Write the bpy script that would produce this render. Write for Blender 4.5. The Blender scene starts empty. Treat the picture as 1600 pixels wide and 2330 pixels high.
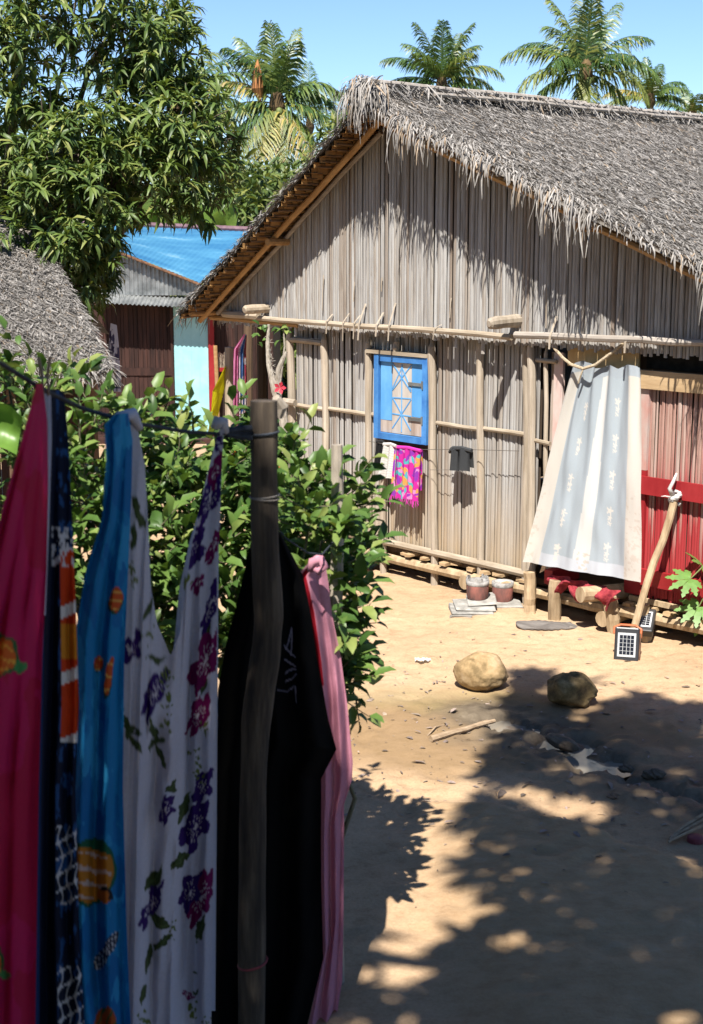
import bpy, math, random
import numpy as np
from mathutils import Vector, Matrix

random.seed(7)
R = np.random.default_rng(11)
S = bpy.context.scene
COL = S.collection

# ------------------------------------------------------------------ camera, sky, sun, exposure
CAM_H, PITCH, FPX = 2.7, math.radians(11.2), 3247.0
cam_d = bpy.data.cameras.new('camera')
cam = bpy.data.objects.new('camera', cam_d)
COL.objects.link(cam)
cam.location = (0, 0, CAM_H)
cam.rotation_euler = (math.pi / 2 - PITCH, 0, 0)
cam_d.sensor_fit = 'VERTICAL'
cam_d.sensor_height = 36.0
cam_d.lens = FPX / 2330.0 * 36.0
cam_d.clip_end = 2000
cam_d.dof.use_dof = True
cam_d.dof.focus_distance = 10.8
cam_d.dof.aperture_fstop = 5.6
S.camera = cam

SUN_AZ, SUN_EL = math.radians(12), math.radians(56)
TO_SUN = np.array([-math.sin(SUN_AZ) * math.cos(SUN_EL), -math.cos(SUN_AZ) * math.cos(SUN_EL), math.sin(SUN_EL)])
world = bpy.data.worlds.new('World')
S.world = world
world.use_nodes = True
wn = world.node_tree.nodes
sky = wn.new('ShaderNodeTexSky')
sky.sky_type = 'NISHITA'
sky.sun_disc = False
sky.sun_elevation = SUN_EL
sky.sun_rotation = math.pi + SUN_AZ
sky.altitude = 1500
sky.air_density = 1.0
sky.dust_density = 0.0
sky.ozone_density = 1.0
tint = wn.new('ShaderNodeMix')
tint.data_type = 'RGBA'
tint.blend_type = 'MULTIPLY'
tint.inputs[0].default_value = 1.0
tint.inputs[7].default_value = (0.82, 0.97, 1.17, 1)
world.node_tree.links.new(sky.outputs[0], tint.inputs[6])
world.node_tree.links.new(tint.outputs[2], wn['Background'].inputs[0])
wn['Background'].inputs[1].default_value = 0.064
sun_d = bpy.data.lights.new('sun', 'SUN')
sun = bpy.data.objects.new('sun', sun_d)
COL.objects.link(sun)
sun_d.energy = 5.0
sun_d.angle = math.radians(0.53)
sun_d.color = (1.0, 0.95, 0.87)
sun.rotation_euler = Vector(-TO_SUN).to_track_quat('-Z', 'Y').to_euler()
S.view_settings.view_transform = 'Standard'
S.view_settings.look = 'None'
S.view_settings.exposure = 1.22
S.view_settings.gamma = 1.0
S.render.engine = 'CYCLES'
S.cycles.use_denoising = True
S.cycles.max_bounces = 8
S.cycles.transparent_max_bounces = 8

# ------------------------------------------------------------------ surveying helpers (photo pixel -> place in the yard)
_cp, _sp = math.cos(PITCH), math.sin(PITCH)
def ray(x, y):
    a, b = (x - 800) / FPX, -(y - 1165) / FPX
    return np.array([a, _cp + b * _sp, -_sp + b * _cp])
EYE = np.array([0, 0, CAM_H])
def gnd(x, y, z=0.0):
    r = ray(x, y)
    return EYE + r * ((z - CAM_H) / r[2])
def dep(x, y, d):
    r = ray(x, y)
    return EYE + r * (d / r[1])
HA = math.radians(-46)
HU = np.array([math.cos(HA), math.sin(HA), 0.0])
HV = np.array([-math.sin(HA), math.cos(HA), 0.0])
HO = gnd(1000, 1328)
def hl(u, v, z):
    return HO + HU * u + HV * v + np.array([0, 0, z])
def wallpt(x, y, v=0.0):
    r = ray(x, y)
    q = HO + HV * v
    t = ((q - EYE) @ HV) / (r @ HV)
    p = EYE + r * t
    return float((p - HO) @ HU), float(p[2])

# ------------------------------------------------------------------ materials
ALB = 0.72     # scales most surface colours down so bounced light fills the shade less
def _new(name):
    m = bpy.data.materials.new(name)
    m.use_nodes = True
    nt = m.node_tree
    nt.nodes.clear()
    out = nt.nodes.new('ShaderNodeOutputMaterial')
    bs = nt.nodes.new('ShaderNodeBsdfPrincipled')
    nt.links.new(bs.outputs[0], out.inputs[0])
    return m, nt, bs, out
def rgba(c):
    return (c[0], c[1], c[2], 1)
def mixc(nt, fac, a, b, mode='MIX'):
    n = nt.nodes.new('ShaderNodeMix')
    n.data_type = 'RGBA'
    n.blend_type = mode
    for sock, v in ((n.inputs[0], fac), (n.inputs[6], a), (n.inputs[7], b)):
        if isinstance(v, (int, float)):
            sock.default_value = v
        elif isinstance(v, tuple):
            sock.default_value = rgba(v)
        else:
            nt.links.new(v, sock)
    return n.outputs[2]
def math_n(nt, op, a, b=0.0, c=None):
    n = nt.nodes.new('ShaderNodeMath')
    n.operation = op
    for i, v in enumerate((a, b) if c is None else (a, b, c)):
        if isinstance(v, (int, float)):
            n.inputs[i].default_value = v
        else:
            nt.links.new(v, n.inputs[i])
    return n.outputs[0]
def noise(nt, scale=(1, 1, 1), coord='Object', detail=4, rough=0.6, w=None, dist=0.0):
    tc = nt.nodes.new('ShaderNodeTexCoord')
    mp = nt.nodes.new('ShaderNodeMapping')
    mp.inputs['Scale'].default_value = scale
    if coord == 'World':
        g = nt.nodes.new('ShaderNodeNewGeometry')
        nt.links.new(g.outputs['Position'], mp.inputs[0])
    else:
        nt.links.new(tc.outputs[coord], mp.inputs[0])
    n = nt.nodes.new('ShaderNodeTexNoise')
    n.noise_dimensions = '4D'
    n.inputs['Scale'].default_value = 1.0
    n.inputs['Detail'].default_value = detail
    n.inputs['Roughness'].default_value = rough
    n.inputs['Distortion'].default_value = dist
    if w is not None:
        nt.links.new(w, n.inputs['W'])
    nt.links.new(mp.outputs[0], n.inputs['Vector'])
    return n.outputs['Fac']
def ramp(nt, fac, stops):
    n = nt.nodes.new('ShaderNodeValToRGB')
    e = n.color_ramp.elements
    while len(e) < len(stops):
        e.new(0.5)
    for i, (p, c) in enumerate(stops):
        e[i].position = p
        e[i].color = rgba(c) if len(c) == 3 else c
    nt.links.new(fac, n.inputs[0])
    return n.outputs[0]
def obj_rnd(nt):
    return nt.nodes.new('ShaderNodeObjectInfo').outputs['Random']
def bump(nt, bs, h, strength=0.4, dist=0.01):
    b = nt.nodes.new('ShaderNodeBump')
    b.inputs['Strength'].default_value = strength
    b.inputs['Distance'].default_value = dist
    nt.links.new(h, b.inputs['Height'])
    nt.links.new(b.outputs[0], bs.inputs['Normal'])
def M(name, c1, c2=None, scale=(8, 8, 8), rough=0.75, bmp=0.25, spec=0.25, rnd=0.25, coord='Object', lo=0.35, hi=0.68, metal=0.0, c3=None):
    """two-tone grained surface with a different grain and tone for each object"""
    m, nt, bs, out = _new(name)
    orn = obj_rnd(nt)
    w = math_n(nt, 'MULTIPLY', orn, 37.0)
    f = noise(nt, scale, coord, 5, 0.62, w)
    st = [(lo, c1), (hi, c2 or c1)]
    if c3:
        st = [(lo, c1), ((lo + hi) / 2, c3), (hi, c2)]
    c = ramp(nt, f, st)
    k = math_n(nt, 'MULTIPLY_ADD', orn, rnd * ALB, (1 - rnd / 2) * ALB)
    kv = nt.nodes.new('ShaderNodeCombineColor')
    for i in range(3):
        nt.links.new(k, kv.inputs[i])
    c = mixc(nt, 1.0, c, kv.outputs[0], 'MULTIPLY')
    nt.links.new(c, bs.inputs['Base Color'])
    bs.inputs['Roughness'].default_value = rough
    bs.inputs['Specular IOR Level'].default_value = spec
    bs.inputs['Metallic'].default_value = metal
    if bmp:
        bump(nt, bs, f, bmp, 0.006)
    return m
def MATTR(name, rough=0.85, transl=0.0, spec=0.15, grain=0.25, gscale=60, alb=ALB):
    """colour from the mesh's own colour attribute (weave, print, single straws)"""
    m, nt, bs, out = _new(name)
    at = nt.nodes.new('ShaderNodeAttribute')
    at.attribute_name = 'Col'
    c = at.outputs['Color']
    f = noise(nt, (gscale,) * 3, 'Object', 3)
    g = ramp(nt, f, [(0.3, ((1 - grain) * alb,) * 3), (0.7, (alb,) * 3)])
    c = mixc(nt, 1.0, c, g, 'MULTIPLY')
    nt.links.new(c, bs.inputs['Base Color'])
    bs.inputs['Roughness'].default_value = rough
    bs.inputs['Specular IOR Level'].default_value = spec
    if transl:
        tr = nt.nodes.new('ShaderNodeBsdfTranslucent')
        nt.links.new(c, tr.inputs[0])
        mx = nt.nodes.new('ShaderNodeMixShader')
        mx.inputs[0].default_value = transl
        nt.links.new(bs.outputs[0], mx.inputs[1])
        nt.links.new(tr.outputs[0], mx.inputs[2])
        nt.links.new(mx.outputs[0], out.inputs[0])
    return m
def MLEAF(name, stops, rough=0.42, transl=0.25, spec=0.5):
    m, nt, bs, out = _new(name)
    at = nt.nodes.new('ShaderNodeAttribute')
    at.attribute_name = 'rnd'
    f = math_n(nt, 'FRACT', math_n(nt, 'ADD', at.outputs['Fac'], obj_rnd(nt)))
    c = ramp(nt, f, stops)
    n = noise(nt, (25, 25, 25), 'World', 2)
    c = mixc(nt, 1.0, c, ramp(nt, n, [(0.3, (0.75, 0.75, 0.75)), (0.7, (1, 1, 1))]), 'MULTIPLY')
    nt.links.new(c, bs.inputs['Base Color'])
    bs.inputs['Roughness'].default_value = rough
    bs.inputs['Specular IOR Level'].default_value = spec
    tr = nt.nodes.new('ShaderNodeBsdfTranslucent')
    c2 = mixc(nt, 1.0, c, (1.0, 1.0, 0.45), 'MULTIPLY')
    nt.links.new(c2, tr.inputs[0])
    mx = nt.nodes.new('ShaderNodeMixShader')
    mx.inputs[0].default_value = transl
    nt.links.new(bs.outputs[0], mx.inputs[1])
    nt.links.new(tr.outputs[0], mx.inputs[2])
    nt.links.new(mx.outputs[0], out.inputs[0])
    return m
def MREED(name, stops, dust=True, wash=None):
    m, nt, bs, out = _new(name)
    orn = obj_rnd(nt)
    w = math_n(nt, 'MULTIPLY', orn, 91.0)
    base = ramp(nt, orn, stops)
    f = noise(nt, (2.2, 1.0, 5.0), 'Object', 5, 0.65, w)
    c = mixc(nt, 1.0, base, ramp(nt, f, [(0.28, (0.38, 0.33, 0.29)), (0.5, (0.68, 0.67, 0.665)), (0.72, (0.84, 0.84, 0.84))]), 'MULTIPLY')
    g = nt.nodes.new('ShaderNodeNewGeometry')
    sx = nt.nodes.new('ShaderNodeSeparateXYZ')
    nt.links.new(g.outputs['Position'], sx.inputs[0])
    f2 = noise(nt, (9, 9, 2.2), 'World', 4, 0.6)
    if wash:   # brushed coat of paint, thin towards its upper edge, with bare straw showing
        zc, zw, cw = wash
        a = math_n(nt, 'DIVIDE', math_n(nt, 'SUBTRACT', zc, sx.outputs[2]), zw)
        a = math_n(nt, 'ADD', a, math_n(nt, 'MULTIPLY', math_n(nt, 'SUBTRACT', f, 0.5), 1.6))
        a = math_n(nt, 'ADD', a, math_n(nt, 'MULTIPLY', math_n(nt, 'SUBTRACT', orn, 0.5), 0.7))
        c = mixc(nt, ramp(nt, a, [(0.0, (0.12,) * 3), (0.45, (0.42,) * 3), (0.75, (0.97,) * 3)]), c, tuple(x * 0.8 for x in cw))
    if dust:   # yard dust splashed up the foot of the wall
        a = math_n(nt, 'DIVIDE', math_n(nt, 'SUBTRACT', 0.95, sx.outputs[2]), 0.8)
        a = math_n(nt, 'MULTIPLY', a, math_n(nt, 'MULTIPLY_ADD', f2, 1.2, 0.2))
        c = mixc(nt, ramp(nt, a, [(0.05, (0, 0, 0)), (0.9, (0.75,) * 3)]), c, (0.35, 0.25, 0.14))
    nt.links.new(c, bs.inputs['Base Color'])
    bs.inputs['Roughness'].default_value = 0.7
    bs.inputs['Specular IOR Level'].default_value = 0.25
    bump(nt, bs, f, 0.3, 0.004)
    return m

MAT = {}
MAT['reed'] = MREED('weathered_reed', [(0.0, (0.41, 0.402, 0.39)), (0.3, (0.475, 0.468, 0.455)), (0.55, (0.37, 0.352, 0.332)), (0.75, (0.45, 0.425, 0.39)), (0.90, (0.30, 0.245, 0.20)), (1.0, (0.38, 0.345, 0.305))])
MAT['reed_red'] = MREED('painted_reed', [(0.0, (0.55, 0.46, 0.40)), (0.5, (0.50, 0.34, 0.28)), (1.0, (0.46, 0.30, 0.25))], False, (1.25, 0.62, (0.36, 0.028, 0.034)))
MAT['darkback'] = M('dark_backing', (0.05, 0.035, 0.025), (0.09, 0.065, 0.045), (30, 30, 2))  # near-black stand-in for unlit gaps, rooms and one shaded post
MAT['post'] = M('grey_tan_pole', (0.33, 0.27, 0.20), (0.54, 0.46, 0.37), (25, 25, 2.5), 0.7, 0.4)
MAT['bamboo'] = M('split_bamboo', (0.32, 0.255, 0.18), (0.55, 0.465, 0.36), (4, 22, 22), 0.7, 0.25)
MAT['rafter'] = M('golden_rafter', (0.36, 0.20, 0.08), (0.55, 0.34, 0.15), (3, 25, 25), 0.6, 0.3)
MAT['greypole'] = M('grey_weathered_pole', (0.30, 0.26, 0.22), (0.50, 0.45, 0.40), (3, 30, 30), 0.8, 0.4)
MAT['wood'] = M('sawn_wood', (0.42, 0.28, 0.15), (0.60, 0.43, 0.25), (3, 25, 25), 0.7, 0.3)
MAT['darkwood'] = M('dark_wood', (0.10, 0.06, 0.035), (0.20, 0.13, 0.08), (14, 14, 2), 0.8, 0.4)
MAT['dustwood'] = M('dusty_stilt_wood', (0.30, 0.21, 0.12), (0.58, 0.44, 0.28), (22, 22, 5), 0.8, 0.3)
MAT['linetop'] = M('clothesline_post_bark', (0.04, 0.032, 0.026), (0.16, 0.125, 0.09), (30, 30, 4), 0.9, 0.9, c3=(0.085, 0.065, 0.048))
MAT['stake'] = M('pale_stake_bark', (0.26, 0.22, 0.18), (0.55, 0.47, 0.38), (25, 25, 6), 0.9, 0.6)
MAT['blue'] = M('blue_paint', (0.045, 0.18, 0.50), (0.10, 0.33, 0.72), (7, 7, 7), 0.5, 0.15, rnd=0.3)
MAT['bluelight'] = M('light_blue_paint', (0.09, 0.32, 0.68), (0.17, 0.45, 0.80), (6, 6, 3), 0.5, 0.15, rnd=0.1)
MAT['rawboard'] = M('bare_grey_board', (0.33, 0.25, 0.20), (0.58, 0.50, 0.44), (12, 12, 1.6), 0.8, 0.3)
MAT['palepanel'] = M('bare_pale_board', (0.40, 0.35, 0.31), (0.62, 0.58, 0.53), (12, 12, 1.6), 0.8, 0.3)
MAT['redpaint'] = M('red_paint', (0.27, 0.014, 0.018), (0.38, 0.03, 0.034), (8, 8, 3), 0.5, 0.15, rnd=0.15)
MAT['pinkboard'] = M('faded_red_board', (0.58, 0.54, 0.50), (0.62, 0.24, 0.19), (4, 4, 2.2), 0.7, 0.2)
MAT['plyboard'] = M('brown_ply', (0.46, 0.30, 0.13), (0.62, 0.44, 0.23), (6, 6, 6), 0.7, 0.15)
MAT['thatch'] = MATTR('thatch_straw', 0.75, 0.08, 0.25, 0.35, 35)
MAT['thatchbase'] = M('thatch_base_layer', (0.13, 0.115, 0.10), (0.30, 0.27, 0.24), (18, 60, 18), 0.95, 0.8)  # darker thatch body under the loose straws
MAT['thatchunder'] = M('thatch_underside', (0.30, 0.155, 0.055), (0.58, 0.34, 0.13), (60, 4, 60), 0.8, 0.5, rnd=0.35)
MAT['metal'] = M('galvanised_metal', (0.20, 0.21, 0.21), (0.48, 0.49, 0.48), (4, 4, 4), 0.45, 0.1, metal=0.6)
MAT['rust'] = M('rusty_edge', (0.10, 0.05, 0.03), (0.25, 0.13, 0.07), (20, 20, 20), 0.8, 0.3)
MAT['bluetin'] = M('blue_painted_tin', (0.03, 0.14, 0.28), (0.30, 0.46, 0.55), (0.9, 3.0, 3.0), 0.5, 0.1, 0.3, lo=0.38, hi=0.82, c3=(0.065, 0.22, 0.36))
MAT['purpletin'] = M('purple_brown_tin', (0.13, 0.07, 0.09), (0.26, 0.15, 0.17), (10, 10, 10), 0.6, 0.2)
MAT['shedboard'] = M('shade_darkened_red_board', (0.022, 0.010, 0.008), (0.07, 0.030, 0.022), (14, 14, 1.5), 0.75, 0.4, rnd=0.5)  # red-brown boards, colour darkened to carry the mango tree's shade on the shed
MAT['turq'] = M('turquoise_paint', (0.30, 0.62, 0.66), (0.42, 0.74, 0.76), (3, 3, 3), 0.5, 0.1, rnd=0.0)
MAT['cloth'] = MATTR('printed_cloth', 0.85, 0.38, 0.1, 0.12, 90, 0.95)
MAT['sheer'] = MATTR('curtain_cloth', 0.8, 0.3, 0.1, 0.05, 120, 0.72)
MAT['rope'] = M('rope', (0.35, 0.27, 0.18), (0.60, 0.50, 0.36), (60, 60, 60), 0.9, 0.4)
MAT['darkrope'] = M('dark_rope', (0.02, 0.025, 0.035), (0.06, 0.07, 0.09), (60, 60, 60), 0.8, 0.3)
MAT['wire'] = M('thin_wire', (0.10, 0.09, 0.08), (0.2, 0.18, 0.16), (20, 20, 20), 0.5, 0)
MAT['pegwood'] = M('peg_wood', (0.22, 0.15, 0.10), (0.36, 0.27, 0.19), (40, 40, 10), 0.7, 0.2)
MAT['stone'] = M('sandy_stone', (0.22, 0.15, 0.07), (0.58, 0.43, 0.26), (13, 13, 13), 0.9, 1.0, c3=(0.44, 0.30, 0.15))
MAT['stonedark'] = M('mossy_stone', (0.08, 0.055, 0.03), (0.46, 0.32, 0.16), (13, 13, 13), 0.9, 1.0, c3=(0.22, 0.15, 0.065))
MAT['ash'] = M('ashy_stone', (0.22, 0.21, 0.19), (0.48, 0.46, 0.42), (15, 15, 40), 0.9, 0.8)
MAT['stove'] = M('scorched_clay', (0.10, 0.065, 0.06), (0.40, 0.15, 0.12), (14, 14, 7), 0.75, 0.4)
MAT['stoverim'] = M('ashy_rim', (0.20, 0.19, 0.18), (0.50, 0.48, 0.46), (25, 25, 25), 0.85, 0.4)
MAT['soot_and_dark_gap'] = M('soot_and_dark_gap', (0.012, 0.011, 0.01), (0.04, 0.036, 0.032), (20, 20, 20), 0.9, 0.2)  # stove soot; also blackens the unlit opening above the door plank
MAT['mat'] = M('grey_mat', (0.12, 0.105, 0.095), (0.26, 0.235, 0.215), (5, 14, 14), 0.85, 0.5)
MAT['blackplastic'] = M('black_plastic', (0.02, 0.02, 0.022), (0.035, 0.035, 0.038), (10, 10, 10), 0.4, 0, 0.5)
MAT['cell'] = M('solar_cell', (0.008, 0.009, 0.014), (0.02, 0.022, 0.03), (10, 10, 10), 0.2, 0, 0.5)
MAT['whiteplastic'] = M('white_panel', (0.45, 0.46, 0.47), (0.60, 0.61, 0.62), (10, 10, 10), 0.5, 0, 0.4)
MAT['orange'] = M('orange_plastic', (0.55, 0.13, 0.04), (0.66, 0.19, 0.07), (10, 10, 10), 0.5, 0, 0.4)
MAT['redplastic'] = M('dull_red_plastic', (0.22, 0.04, 0.05), (0.32, 0.07, 0.08), (10, 10, 10), 0.6, 0, 0.3)
MAT['stick'] = M('dry_stick', (0.30, 0.20, 0.12), (0.55, 0.41, 0.27), (6, 40, 40), 0.85, 0.5)
MAT['mudlog'] = M('muddy_lump', (0.10, 0.07, 0.05), (0.22, 0.17, 0.12), (20, 20, 20), 0.7, 0.6)
MAT['litter'] = MATTR('dry_litter', 0.9, 0.1, 0.1, 0.3, 60)
MAT['bark'] = M('tree_bark', (0.07, 0.055, 0.04), (0.20, 0.165, 0.125), (14, 14, 3), 0.95, 0.9)
MAT['palmbark'] = M('palm_bark', (0.16, 0.13, 0.10), (0.34, 0.29, 0.23), (4, 4, 16), 0.9, 0.6)
MAT['fibre'] = M('palm_fibre', (0.06, 0.04, 0.02), (0.20, 0.13, 0.06), (9, 9, 3), 0.95, 0.6)
MAT['spathe'] = M('orange_spathe', (0.38, 0.15, 0.05), (0.52, 0.25, 0.10), (9, 9, 3), 0.7, 0.3)
MAT['greenstem'] = M('green_stem', (0.10, 0.14, 0.035), (0.22, 0.24, 0.08), (20, 20, 6), 0.6, 0.3)
MAT['twig'] = M('shrub_twig', (0.10, 0.09, 0.05), (0.24, 0.22, 0.14), (30, 30, 6), 0.8, 0.3)
MAT['thorn'] = M('pale_thorny_stem', (0.28, 0.24, 0.19), (0.55, 0.50, 0.43), (40, 40, 25), 0.9, 0.8)
MAT['mango'] = MLEAF('mango_leaf', [(0.0, (0.05, 0.09, 0.025)), (0.4, (0.095, 0.15, 0.035)), (0.8, (0.165, 0.225, 0.055)), (1.0, (0.26, 0.27, 0.08))], 0.45, 0.28, 0.35)
MAT['citrus'] = MLEAF('citrus_leaf', [(0.0, (0.04, 0.09, 0.02)), (0.4, (0.085, 0.16, 0.035)), (0.8, (0.15, 0.235, 0.055)), (1.0, (0.25, 0.29, 0.085))], 0.42, 0.28, 0.32)
MAT['palm'] = MLEAF('palm_leaflet', [(0.0, (0.04, 0.085, 0.025)), (0.5, (0.085, 0.15, 0.04)), (0.8, (0.15, 0.20, 0.045)), (1.0, (0.27, 0.27, 0.06))], 0.4, 0.25)
MAT['palmdry'] = MLEAF('yellowing_palm_leaflet', [(0.0, (0.12, 0.17, 0.04)), (0.5, (0.24, 0.25, 0.05)), (0.85, (0.40, 0.32, 0.07)), (1.0, (0.40, 0.30, 0.16))], 0.5, 0.3)
MAT['banana'] = MLEAF('banana_leaf', [(0.0, (0.13, 0.26, 0.04)), (0.6, (0.20, 0.36, 0.06)), (1.0, (0.30, 0.42, 0.10))], 0.4, 0.4)
MAT['papaya'] = MLEAF('papaya_leaf', [(0.0, (0.12, 0.25, 0.05)), (1.0, (0.20, 0.35, 0.09))], 0.45, 0.3)
MAT['farleaf'] = MLEAF('background_leaf', [(0.0, (0.05, 0.09, 0.02)), (0.6, (0.12, 0.17, 0.04)), (1.0, (0.24, 0.25, 0.06))], 0.5, 0.25)
MAT['petal'] = M('red_petal', (0.55, 0.03, 0.06), (0.72, 0.08, 0.12), (30, 30, 30), 0.6, 0)

# ------------------------------------------------------------------ mesh helpers
def nmesh(name, V, F, attrs=None, smooth=False):
    """numpy vertices and equal-sided faces -> mesh"""
    V = np.asarray(V, dtype=np.float32)
    F = np.asarray(F, dtype=np.int32)
    me = bpy.data.meshes.new(name)
    k = F.shape[1]
    me.vertices.add(len(V))
    me.vertices.foreach_set('co', V.ravel())
    me.loops.add(F.size)
    me.loops.foreach_set('vertex_index', F.ravel())
    me.polygons.add(len(F))
    me.polygons.foreach_set('loop_start', np.arange(0, F.size, k, dtype=np.int32))
    if smooth:
        me.polygons.foreach_set('use_smooth', np.ones(len(F), dtype=bool))
    me.update(calc_edges=True)
    for nme, arr in (attrs or {}).items():
        arr = np.asarray(arr, dtype=np.float32)
        if arr.ndim == 1:
            a = me.attributes.new(nme, 'FLOAT', 'POINT')
            a.data.foreach_set('value', arr)
        else:
            a = me.attributes.new(nme, 'FLOAT_COLOR', 'POINT')
            a.data.foreach_set('color', np.c_[arr, np.ones(len(arr), dtype=np.float32)].ravel())
    return me
def link(name, data, mat=None, parent=None, loc=None, kind=None):
    o = bpy.data.objects.new(name, data)
    COL.objects.link(o)
    if mat and data is not None and not data.materials:
        data.materials.append(MAT[mat] if isinstance(mat, str) else mat)
    if parent is not None:
        o.parent = parent
    if loc is not None:
        o.location = loc
    if kind:
        o['kind'] = kind
    return o
def tag(o, label, cat, group=None):
    o['label'] = label
    o['category'] = cat
    if group:
        o['group'] = group
    return o
def thing(name, label, cat, loc=(0, 0, 0), rz=0.0, group=None):
    o = link(name, None, loc=Vector(loc))
    o.rotation_euler = (0, 0, rz)
    o.empty_display_size = 0.1
    return tag(o, label, cat, group)
class MB:
    """collects boxes, tubes and sheets into one mesh"""
    def __init__(s):
        s.v, s.f = [], []
    def quad(s, *p):
        b = len(s.v)
        s.v += [tuple(map(float, q)) for q in p]
        s.f.append(tuple(range(b, b + len(p))))
        return s
    def box(s, lo, hi, jit=0.0, rot=None, org=None):
        b = len(s.v)
        for x in (lo[0], hi[0]):
            for y in (lo[1], hi[1]):
                for z in (lo[2], hi[2]):
                    p = Vector((x + random.uniform(-jit, jit), y + random.uniform(-jit, jit), z + random.uniform(-jit, jit)))
                    if rot is not None:
                        p = rot @ (p - Vector(org)) + Vector(org)
                    s.v.append(tuple(p))
        for q in ((0, 1, 3, 2), (4, 6, 7, 5), (0, 4, 5, 1), (2, 3, 7, 6), (0, 2, 6, 4), (1, 5, 7, 3)):
            s.f.append(tuple(b + i for i in q))
        return s
    def tube(s, pts, rad, seg=8, cap=True, squash=1.0):
        pts = [Vector(p) for p in pts]
        n = len(pts)
        if not hasattr(rad, '__len__'):
            rad = [rad] * n
        b = len(s.v)
        ref = None
        for i, p in enumerate(pts):
            t = (pts[min(i + 1, n - 1)] - pts[max(i - 1, 0)])
            if t.length < 1e-9:
                t = Vector((0, 0, 1))
            t.normalize()
            if ref is None:
                ref = Vector((0, 0, 1)) if abs(t.z) < 0.8 else Vector((1, 0, 0))
            x = ref - t * ref.dot(t)
            if x.length < 1e-6:
                x = Vector((1, 0, 0))
            x.normalize()
            y = t.cross(x)
            ref = x
            for k in range(seg):
                a = 2 * math.pi * k / seg
                s.v.append(tuple(p + x * (math.cos(a) * rad[i]) + y * (math.sin(a) * rad[i] * squash)))
        for i in range(n - 1):
            for k in range(seg):
                k2 = (k + 1) % seg
                s.f.append((b + i * seg + k, b + i * seg + k2, b + (i + 1) * seg + k2, b + (i + 1) * seg + k))
        if cap:
            s.f.append(tuple(b + k for k in reversed(range(seg))))
            s.f.append(tuple(b + (n - 1) * seg + k for k in range(seg)))
        return s
    def mesh(s, name, smooth=False):
        me = bpy.data.meshes.new(name)
        me.from_pydata(s.v, [], s.f)
        if smooth:
            me.polygons.foreach_set('use_smooth', np.ones(len(me.polygons), dtype=bool))
        me.update()
        return me
    def build(s, name, mat, parent=None, loc=None, smooth=False, kind=None):
        return link(name, s.mesh(name, smooth), mat, parent, loc, kind)
def wob(p0, p1, n, amp, seed=0):
    """slightly crooked line between two points"""
    r = np.random.default_rng(seed)
    p0, p1 = np.array(p0, float), np.array(p1, float)
    t = np.linspace(0, 1, n)
    o = np.cumsum(r.normal(0, amp, (n, 3)), 0)
    o -= o[0] + (o[-1] - o[0]) * t[:, None]
    return p0 + (p1 - p0) * t[:, None] + o
def pole(name, p0, p1, r0, r1, mat, parent, n=6, amp=0.004, seed=0, seg=8, squash=1.0):
    return MB().tube(wob(p0, p1, n, amp, seed), np.linspace(r0, r1, n).tolist(), seg, True, squash).build(name, mat, parent, smooth=False)
def norm(a):
    return a / np.maximum(np.linalg.norm(a, axis=-1, keepdims=True), 1e-9)

# value noise used to shape real relief (soil, stones)
def vnoise(x, y, seed=0):
    xi, yi = np.floor(x).astype(np.int64), np.floor(y).astype(np.int64)
    xf, yf = x - xi, y - yi
    xf, yf = xf * xf * (3 - 2 * xf), yf * yf * (3 - 2 * yf)
    def h(a, b):
        q = (a * 374761393 + b * 668265263 + seed * 974711) & 0x7fffffff
        q = ((q ^ (q >> 13)) * 1274126177) & 0x7fffffff
        return ((q ^ (q >> 16)) & 0xffff) / 65535.0
    return (h(xi, yi) * (1 - xf) + h(xi + 1, yi) * xf) * (1 - yf) + (h(xi, yi + 1) * (1 - xf) + h(xi + 1, yi + 1) * xf) * yf
def fbm(x, y, o=4, seed=0):
    s, a, t = 0, 0.5, 0
    for i in range(o):
        s = s + a * vnoise(x * 2 ** i, y * 2 ** i, seed + i)
        t += a
        a *= 0.55
    return s / t
def sstep(x, a, b):
    t = np.clip((x - a) / (b - a), 0, 1)
    return t * t * (3 - 2 * t)

# leaf templates: (verts, tris); x along the leaf, y across, z up
def leaf_t(w, droop, fold, wide=0.4):
    xs = [0.0, wide * 0.75, wide + 0.32, 1.0]
    hw = [0.0, w * 0.5, w * 0.38, 0.0]
    z = [0, droop * 0.12, -droop * 0.25, -droop]
    V = [(xs[0], 0, 0), (xs[1], 0, z[1]), (xs[2], 0, z[2]), (xs[3], 0, z[3]),
         (xs[1], hw[1], z[1] + fold * hw[1]), (xs[2], hw[2], z[2] + fold * hw[2]),
         (xs[1], -hw[1], z[1] + fold * hw[1]), (xs[2], -hw[2], z[2] + fold * hw[2])]
    T = [(0, 1, 4), (1, 5, 4), (1, 2, 5), (2, 3, 5), (0, 6, 1), (1, 6, 7), (1, 7, 2), (2, 7, 3)]
    return np.array(V, float), np.array(T, int)
def frames(D, U):
    X = norm(D)
    Y = norm(np.cross(U, X))
    Z = np.cross(X, Y)
    return X, Y, Z
def merge_leaves(P, D, U, sc, tpl):
    V0, T0 = tpl
    X, Y, Z = frames(D, U)
    V = P[:, None, :] + sc[:, None, None] * (V0[None, :, 0:1] * X[:, None] + V0[None, :, 1:2] * Y[:, None] + V0[None, :, 2:3] * Z[:, None])
    n = len(P)
    T = (T0[None] + (np.arange(n) * len(V0))[:, None, None]).reshape(-1, 3)
    rn = np.repeat(R.random(n), len(V0))
    return V.reshape(-1, 3), T, rn
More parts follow.
